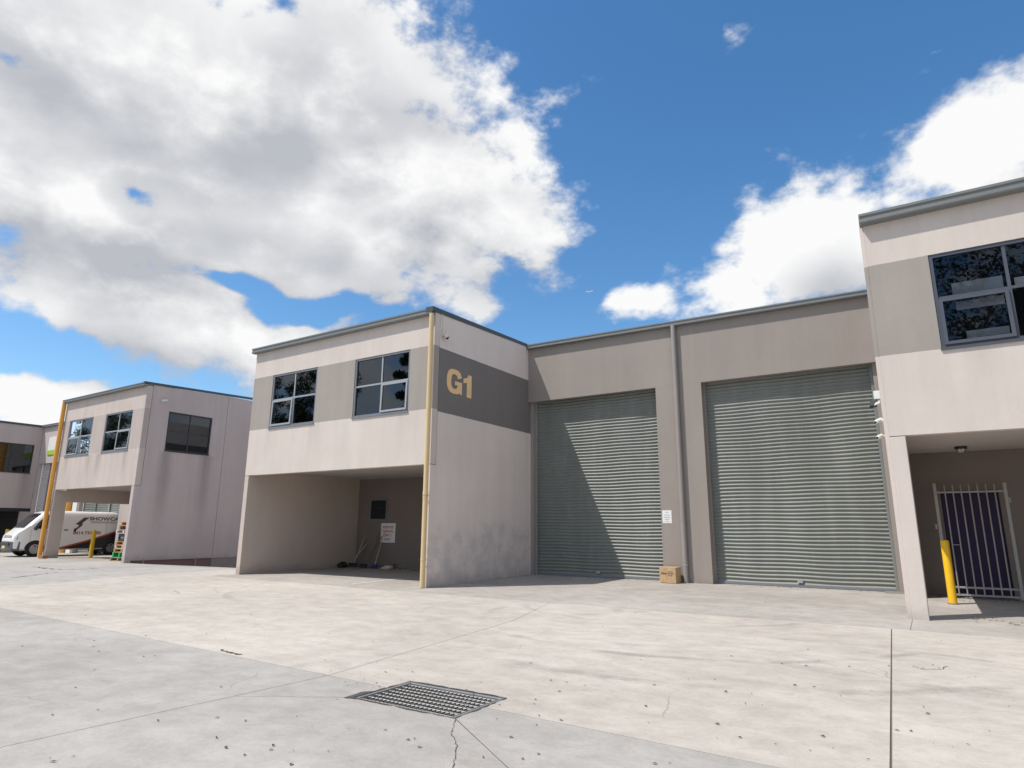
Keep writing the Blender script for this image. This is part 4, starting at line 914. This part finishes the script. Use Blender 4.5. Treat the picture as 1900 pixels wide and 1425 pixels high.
# stations along local x (front = +x): x, sill z, belt z, roof z, half width belt, half width roof
st = [(-2.50, .36, 1.10, 1.90, .82, .72), (-2.42, .30, 1.10, 1.97, .86, .75), (-1.2, .28, 1.10, 2.00, HW, .77), (.4, .28, 1.10, 2.00, HW, .77), (1.10, .28, 1.10, 1.97, HW, .75), (1.32, .28, 1.10, 1.91, HW, .74), (1.62, .28, 1.09, 1.68, .865, .73), (1.92, .28, 1.07, 1.40, .86, .74), (2.12, .28, 1.04, 1.20, .85, .76), (2.32, .29, .94, 1.06, .82, .74), (2.44, .30, .84, .95, .77, .69), (2.50, .36, .70, .80, .70, .62), (2.51, .42, .58, .66, .64, .56)]
mb = MB(); rings = []
for (x, zs, zb, zr_, wb, wr) in st:
    half = [(0, zs), (wb * .90, zs), (wb * .985, zs + .06), (wb, (zs + zb) / 2), (wb * .995, zb), (wb * .985, zb + (zr_ - zb) * .25), ((wb + wr) / 2 + .02, zb + (zr_ - zb) * .68), (wr + .01, zr_ - min(.10, (zr_ - zb) * .35)), (wr - .06, zr_ - min(.03, (zr_ - zb) * .12)), (wr * .6, zr_), (0, zr_ + .012)]
    ringp = half + [(-a, b_) for a, b_ in reversed(half[1:-1])]
    rings.append([len(mb.v) + k for k in range(len(ringp))]); mb.v += [(x, a, b_) for a, b_ in ringp]
n = len(rings[0])
for a, b_ in zip(rings, rings[1:]):
    for k in range(n): mb.f.append((a[k], a[(k + 1) % n], b_[(k + 1) % n], b_[k]))
mb.f.append(tuple(rings[0])); mb.f.append(tuple(reversed(rings[-1])))
body = mb.build('body', 'van_white', vn, smooth_=True, local=True)
def hw_at(x, z):
    for a, b_ in zip(st, st[1:]):
        if a[0] <= x <= b_[0]:
            k = (x - a[0]) / (b_[0] - a[0]); s_ = [p + (q - p) * k for p, q in zip(a, b_)]; break
    else: s_ = st[0] if x < 0 else st[-1]
    _, zs, zb, zr_, wb, wr = s_
    pr = [(wb * .985, zs + .06), (wb, (zs + zb) / 2), (wb * .995, zb), (wb * .985, zb + (zr_ - zb) * .25), ((wb + wr) / 2 + .02, zb + (zr_ - zb) * .68), (wr + .01, zr_ - min(.10, (zr_ - zb) * .35))]
    if z <= pr[0][1]: return pr[0][0]
    for (w0, z0), (w1, z1) in zip(pr, pr[1:]):
        if z <= z1: return w0 + (w1 - w0) * (z - z0) / max(z1 - z0, 1e-6)
    return pr[-1][0]
def decal(poly, name, mat, side=1, off=.006, parent=None, nx=1):
    """side panel cut from an x-z outline, laid on the curved flank"""
    bm = bmesh.new(); vs_ = [bm.verts.new((x, 0, z)) for x, z in poly]; f = bm.faces.new(vs_)
    xs = [p[0] for p in poly]; zs = [p[1] for p in poly]
    for k in range(1, 14):
        x = min(xs) + (max(xs) - min(xs)) * k / 14; bmesh.ops.bisect_plane(bm, geom=bm.verts[:] + bm.edges[:] + bm.faces[:], plane_co=(x, 0, 0), plane_no=(1, 0, 0))
    for k in range(1, 8):
        z_ = min(zs) + (max(zs) - min(zs)) * k / 8; bmesh.ops.bisect_plane(bm, geom=bm.verts[:] + bm.edges[:] + bm.faces[:], plane_co=(0, 0, z_), plane_no=(0, 0, 1))
    for v in bm.verts: v.co.y = side * (hw_at(v.co.x, v.co.z) + off)
    me = bpy.data.meshes.new(name); bm.to_mesh(me); bm.free(); me.materials.append(M[mat]); o = bpy.data.objects.new(name, me); COL.objects.link(o); o.parent = parent or vn; ORIG[o.name] = Vector((0, 0, 0)); return o
for sd in (1, -1):
    decal([(.62, 1.20), (.66, 1.80), (1.20, 1.80), (1.52, 1.50), (1.74, 1.20)], 'side_window', 'van_glass', sd)
    decal([(-2.44, .33), (-2.44, 1.30), (-1.55, .98), (-.55, .62), (.48, .33)], 'rear_graphic', 'van_black', sd, .004)
    decal([(-2.40, 1.30), (-2.40, 1.38), (-1.55, 1.05), (-.55, .70), (.62, .36), (.50, .32), (-.55, .62), (-1.55, .98)], 'red_stripe', 'van_red', sd, .007)
    decal([(.30, 1.13), (.30, 1.17), (.46, 1.17), (.46, 1.13)], 'door_handle', 'van_black', sd, .02)
    decal([(-.02, 1.06), (-.02, 1.22), (.06, 1.22), (.06, 1.06)], 'door_handle', 'van_black', sd, .02)
    for x in (.585, 1.80): decal([(x, .34), (x, 1.80 if x < 1 else 1.15), (x + .012, 1.80 if x < 1 else 1.15), (x + .012, .34)], 'door_seam', 'van_black', sd, .003)
    decal([(-1.30, .5), (-1.30, 1.86), (-1.288, 1.86), (-1.288, .5)], 'door_seam', 'van_grey', sd, .003)
    decal([(.02, 1.42), (-.30, 1.72), (-.52, 1.72), (-.26, 1.48), (-.26, 1.36), (-.02, 1.12), (.0, 1.2), (-.13, 1.36), (-.02, 1.40)], 'logo_mark', 'van_brown', sd, .006)
    decal([(-.60, 1.46), (-.60, 1.55), (-2.0, 1.55), (-2.0, 1.46)], 'grey_strip', 'grey_print', sd, .006)
# lettering on the left flank (local +y), reading towards the tail
def flank_text(s_, size, x, z_, width, mat, bold):
    o = lettering(s_, size, (x, 0, z_), (-1, 0, 0), (0, 0, 1), mat, vn, width=width, bold=bold, local=True)
    for v in o.data.vertices: v.co.y = hw_at(v.co.x, v.co.z) + .009
flank_text('SHOWCASE', .22, -1.30, 1.67, 1.55, 'van_brown', .03)
flank_text('0414 731 350', .19, -.50, 1.02, 1.15, 'van_red', .025)
# windscreen, lamps, bumper, mirrors, wheels
mb = MB()
wsx = lambda z_: 1.32 + (1.90 - z_) / (1.90 - 1.14) * .90
P4 = [(wsx(1.84) + .012, .62, 1.85), (wsx(1.84) + .012, -.62, 1.85), (wsx(1.2) - .01, -.70, 1.21), (wsx(1.2) - .01, .70, 1.21)]
NW = 6; grid = []
for j in range(NW + 1):
    z_ = 1.86 - (1.86 - 1.24) * j / NW
    xx = None
    for a, b_ in zip(st, st[1:]):
        if a[3] >= z_ >= b_[3] and a[0] >= 1.05: k = (a[3] - z_) / (a[3] - b_[3]); xx = a[0] + (b_[0] - a[0]) * k; wr = a[5] + (b_[5] - a[5]) * k; break
    row = []
    for i in range(7):
        yv = (i / 6 * 2 - 1) * (wr * .82); dz_ = .012 * (1 - abs(i / 3 - 1)); row.append(len(mb.v)); mb.v.append((xx + .018 + dz_, yv, z_ + .018))
    grid.append(row)
for a, b_ in zip(grid, grid[1:]):
    for i in range(6): mb.f.append((a[i], a[i + 1], b_[i + 1], b_[i]))
mb.build('windscreen', 'van_glass', vn, smooth_=True, local=True)
for sd in (1, -1):
    mb = MB(); mb.hexa([(2.30, sd * .80, .74), (2.46, sd * .52, .70), (2.53, sd * .52, .72), (2.40, sd * .84, .76), (2.22, sd * .78, 1.0), (2.34, sd * .52, .90), (2.42, sd * .52, .88), (2.30, sd * .80, .98)]); mb.build('headlight', 'lens', vn, local=True, bevel=.01)
    mb = MB(); mb.hexa([(1.62, sd * .88, 1.14), (1.72, sd * .88, 1.14), (1.72, sd * 1.06, 1.14), (1.62, sd * 1.06, 1.14), (1.60, sd * .90, 1.34), (1.68, sd * .90, 1.34), (1.68, sd * 1.06, 1.34), (1.60, sd * 1.06, 1.34)]); mb.build('mirror', 'van_black', vn, local=True, bevel=.02)
mb = MB(); mb.box(2.462, 2.50, -.5, .5, .80, .835); mb.box(2.44, 2.49, -.44, .44, .87, .90); mb.build('grille', 'van_black', vn, local=True)
mb = MB(); mb.prism([(2.20, -.86, .26), (2.50, -.72, .26), (2.58, -.40, .26), (2.60, 0, .26), (2.58, .40, .26), (2.50, .72, .26), (2.20, .86, .26)], (0, 0, .40)); bp = mb.build('bumper', 'van_grey', vn, local=True, bevel=.03)
mb = MB(); mb.box(2.585, 2.61, -.55, .55, .50, .60); mb.build('air_intake', 'black_plastic', bp, local=True)
mb = MB(); mb.box(2.605, 2.62, -.18, .18, .36, .47); mb.build('number_plate', 'plate_yellow', bp, local=True)
def wheel(x, sd):
    mb = MB(); r = .33; mb.lathe([(.20, -.10), (r - .03, -.10), (r, -.07), (r, .07), (r - .03, .10), (.20, .10)], (x, sd * .80, r), 28, 'y', False); w = mb.build('wheel', 'rubber', vn, smooth_=True, local=True)
    mb = MB(); mb.lathe([(.195, .06), (.20, .09), (.17, .085), (.15, .05), (.05, .045), (.045, .08), (.01, .085)], (x, sd * .80, r), 24, 'y')
    if sd < 0: mb.v = [(a, 2 * sd * .80 - b_, c_) for a, b_, c_ in mb.v]
    mb.build('rim', 'alloy', w, smooth_=True, local=True)
    for k in range(6):
        a = k * math.pi / 3; mb = MB(); c_ = Vector((x, sd * (.80 + .075), r)); d_ = Vector((math.cos(a), 0, math.sin(a))); e_ = Vector((-d_.z, 0, d_.x)); y_ = Vector((0, .01, 0))
        mb.hexa([c_ + d_ * .05 - e_ * .03 - y_, c_ + d_ * .05 + e_ * .03 - y_, c_ + d_ * .18 + e_ * .022 - y_, c_ + d_ * .18 - e_ * .022 - y_, c_ + d_ * .05 - e_ * .03 + y_, c_ + d_ * .05 + e_ * .03 + y_, c_ + d_ * .18 + e_ * .022 + y_, c_ + d_ * .18 - e_ * .022 + y_]); mb.build('spoke', 'alloy', w, local=True)
    arch = [(x + .375 * math.cos(q * math.pi / 14), .33 + .375 * math.sin(q * math.pi / 14)) for q in range(15)]
    decal([(a, max(b_, .30)) for a, b_ in arch], 'wheel_arch', 'van_black', sd, .002)
for x in (1.48, -1.58):
    for sd in (1, -1): wheel(x, sd)

for ch in list(vn.children):                      # short snub nose
    if ch.name.startswith('wheel'): continue
    for ob in [ch] + list(ch.children):
        for v in ob.data.vertices:
            if v.co.x > 1.1: v.co.x = 1.1 + (v.co.x - 1.1) * .84
# ------------------------------------------------------------------ trees behind the photographer (they show in the window glass)
def tree(x, y, h, rad, seed, label, name='gum_tree'):
    rnd = random.Random(seed); tr = thing(name, (x, y, 0), label, 'tree', 'gum trees along the far side of the yard')
    mb = MB(); top = Vector((x + rnd.uniform(-.6, .6), y, h * .62)); mb.tube([(x, y, -.1), Vector((x, y, 0)).lerp(top, .5) + Vector((.15, .1, 0)), top], [.28, .2, .11], 10)
    ends = []
    for k in range(8):
        a = rnd.uniform(0, 6.28); s_ = Vector((x, y, 0)).lerp(top, rnd.uniform(.55, 1)); e_ = s_ + Vector((math.cos(a) * rad * rnd.uniform(.4, .8), math.sin(a) * rad * rnd.uniform(.4, .8), h * rnd.uniform(.12, .32)))
        mb.tube([s_, s_.lerp(e_, .5) + Vector((0, 0, .3)), e_], [.09, .06, .025], 6); ends.append(e_)
    mb.build('trunk', 'bark', tr, smooth_=True)
    mb = MB()
    centres = ends + [e + Vector((rnd.gauss(0, rad * .25), rnd.gauss(0, rad * .25), rnd.gauss(0, h * .08))) for e in ends for _ in range(3)]
    for c_ in centres:
        rr_ = rad * rnd.uniform(.18, .34)
        for _ in range(300):
            d_ = Vector((rnd.gauss(0, 1), rnd.gauss(0, 1), rnd.gauss(0, .75))).normalized() * rr_ * rnd.uniform(.4, 1.05); p_ = c_ + d_
            u_ = Vector((rnd.gauss(0, 1), rnd.gauss(0, 1), rnd.gauss(0, 1))).normalized(); w_ = u_.cross(Vector((rnd.gauss(0, 1), rnd.gauss(0, 1), rnd.gauss(0, 1)))).normalized(); s1 = rnd.uniform(.09, .19)
            mb.poly([p_ - u_ * s1, p_ - w_ * s1 * .45, p_ + u_ * s1, p_ + w_ * s1 * .45])
    me_o = mb.build('crown', 'foliage', tr)
    return tr
tree(-38.6, -21, 18.5, 2.7, 1, 'tall dark gum tree seen as a reflection in the second window beside the G1 downpipe')
tree(-55.5, -22, 19.5, 4.2, 2, 'broad gum tree seen as a dark reflection in the window far from the G1 downpipe')
tree(-63, -21, 19, 4.6, 6, 'broad gum tree next to the one reflected in the front windows')
tree(2.6, -15, 18, 5.0, 3, 'gum tree seen as a dark reflection in the window above the barred gate')
tree(7.6, -16, 17.5, 5.0, 4, 'gum tree just behind the one reflected above the barred gate')
tree(-97, -22, 18, 5.0, 5, 'distant gum tree seen as a reflection in the windows of the pinkish block')
tree(-108, -24, 19, 5.5, 7, 'distant gum tree at the end of the yard beyond the pinkish block')

# ------------------------------------------------------------------ airliner far off in the sky
dv = ray(1094, 541); pc = CAMP + dv * 3300
ap = thing('airliner', pc, 'tiny white airliner flying high in the blue sky', 'aeroplane', rz=math.radians(33))
mb = MB(); mb.tube([(-18, 0, .8), (-12, 0, .2), (-4, 0, 0), (12, 0, 0), (16, 0, 0), (18.5, 0, -.5)], [.4, 1.5, 2.0, 2.0, 1.5, .2], 16); mb.v = [(x, y, z_ + x * .17) for x, y, z_ in mb.v]; mb.build('fuselage', 'aircraft_white', ap, smooth_=True, local=True)
for sd in (1, -1):
    mb = MB(); mb.prism([(4, sd * 1.5, -.8), (-1.5, sd * 1.5, -.8), (-5, sd * 17, .6), (-3, sd * 17, .6)], (0, 0, .5)); mb.build('wing', 'aircraft_white', ap, local=True)
    mb = MB(); mb.prism([(-13.5, sd * .8, -1.6), (-16.5, sd * .8, -2.2), (-18.5, sd * 6, -2.0), (-17, sd * 6, -1.8)], (0, 0, .3)); mb.build('tailplane', 'aircraft_white', ap, local=True)
    mb = MB(); mb.lathe([(.5, -2.2), (1.0, -1.5), (1.1, 1.2), (.8, 1.8)], (2.5, sd * 5.7, -1.6), 14, 'x'); mb.build('engine', 'aircraft_white', ap, smooth_=True, local=True)
mb = MB(); mb.prism([(-12.5, -.15, -.6), (-17, -.15, -1.8), (-18.8, -.15, 4.0), (-16.8, -.15, 4.2)], (0, .3, 0)); mb.build('fin', 'aircraft_white', ap, local=True)
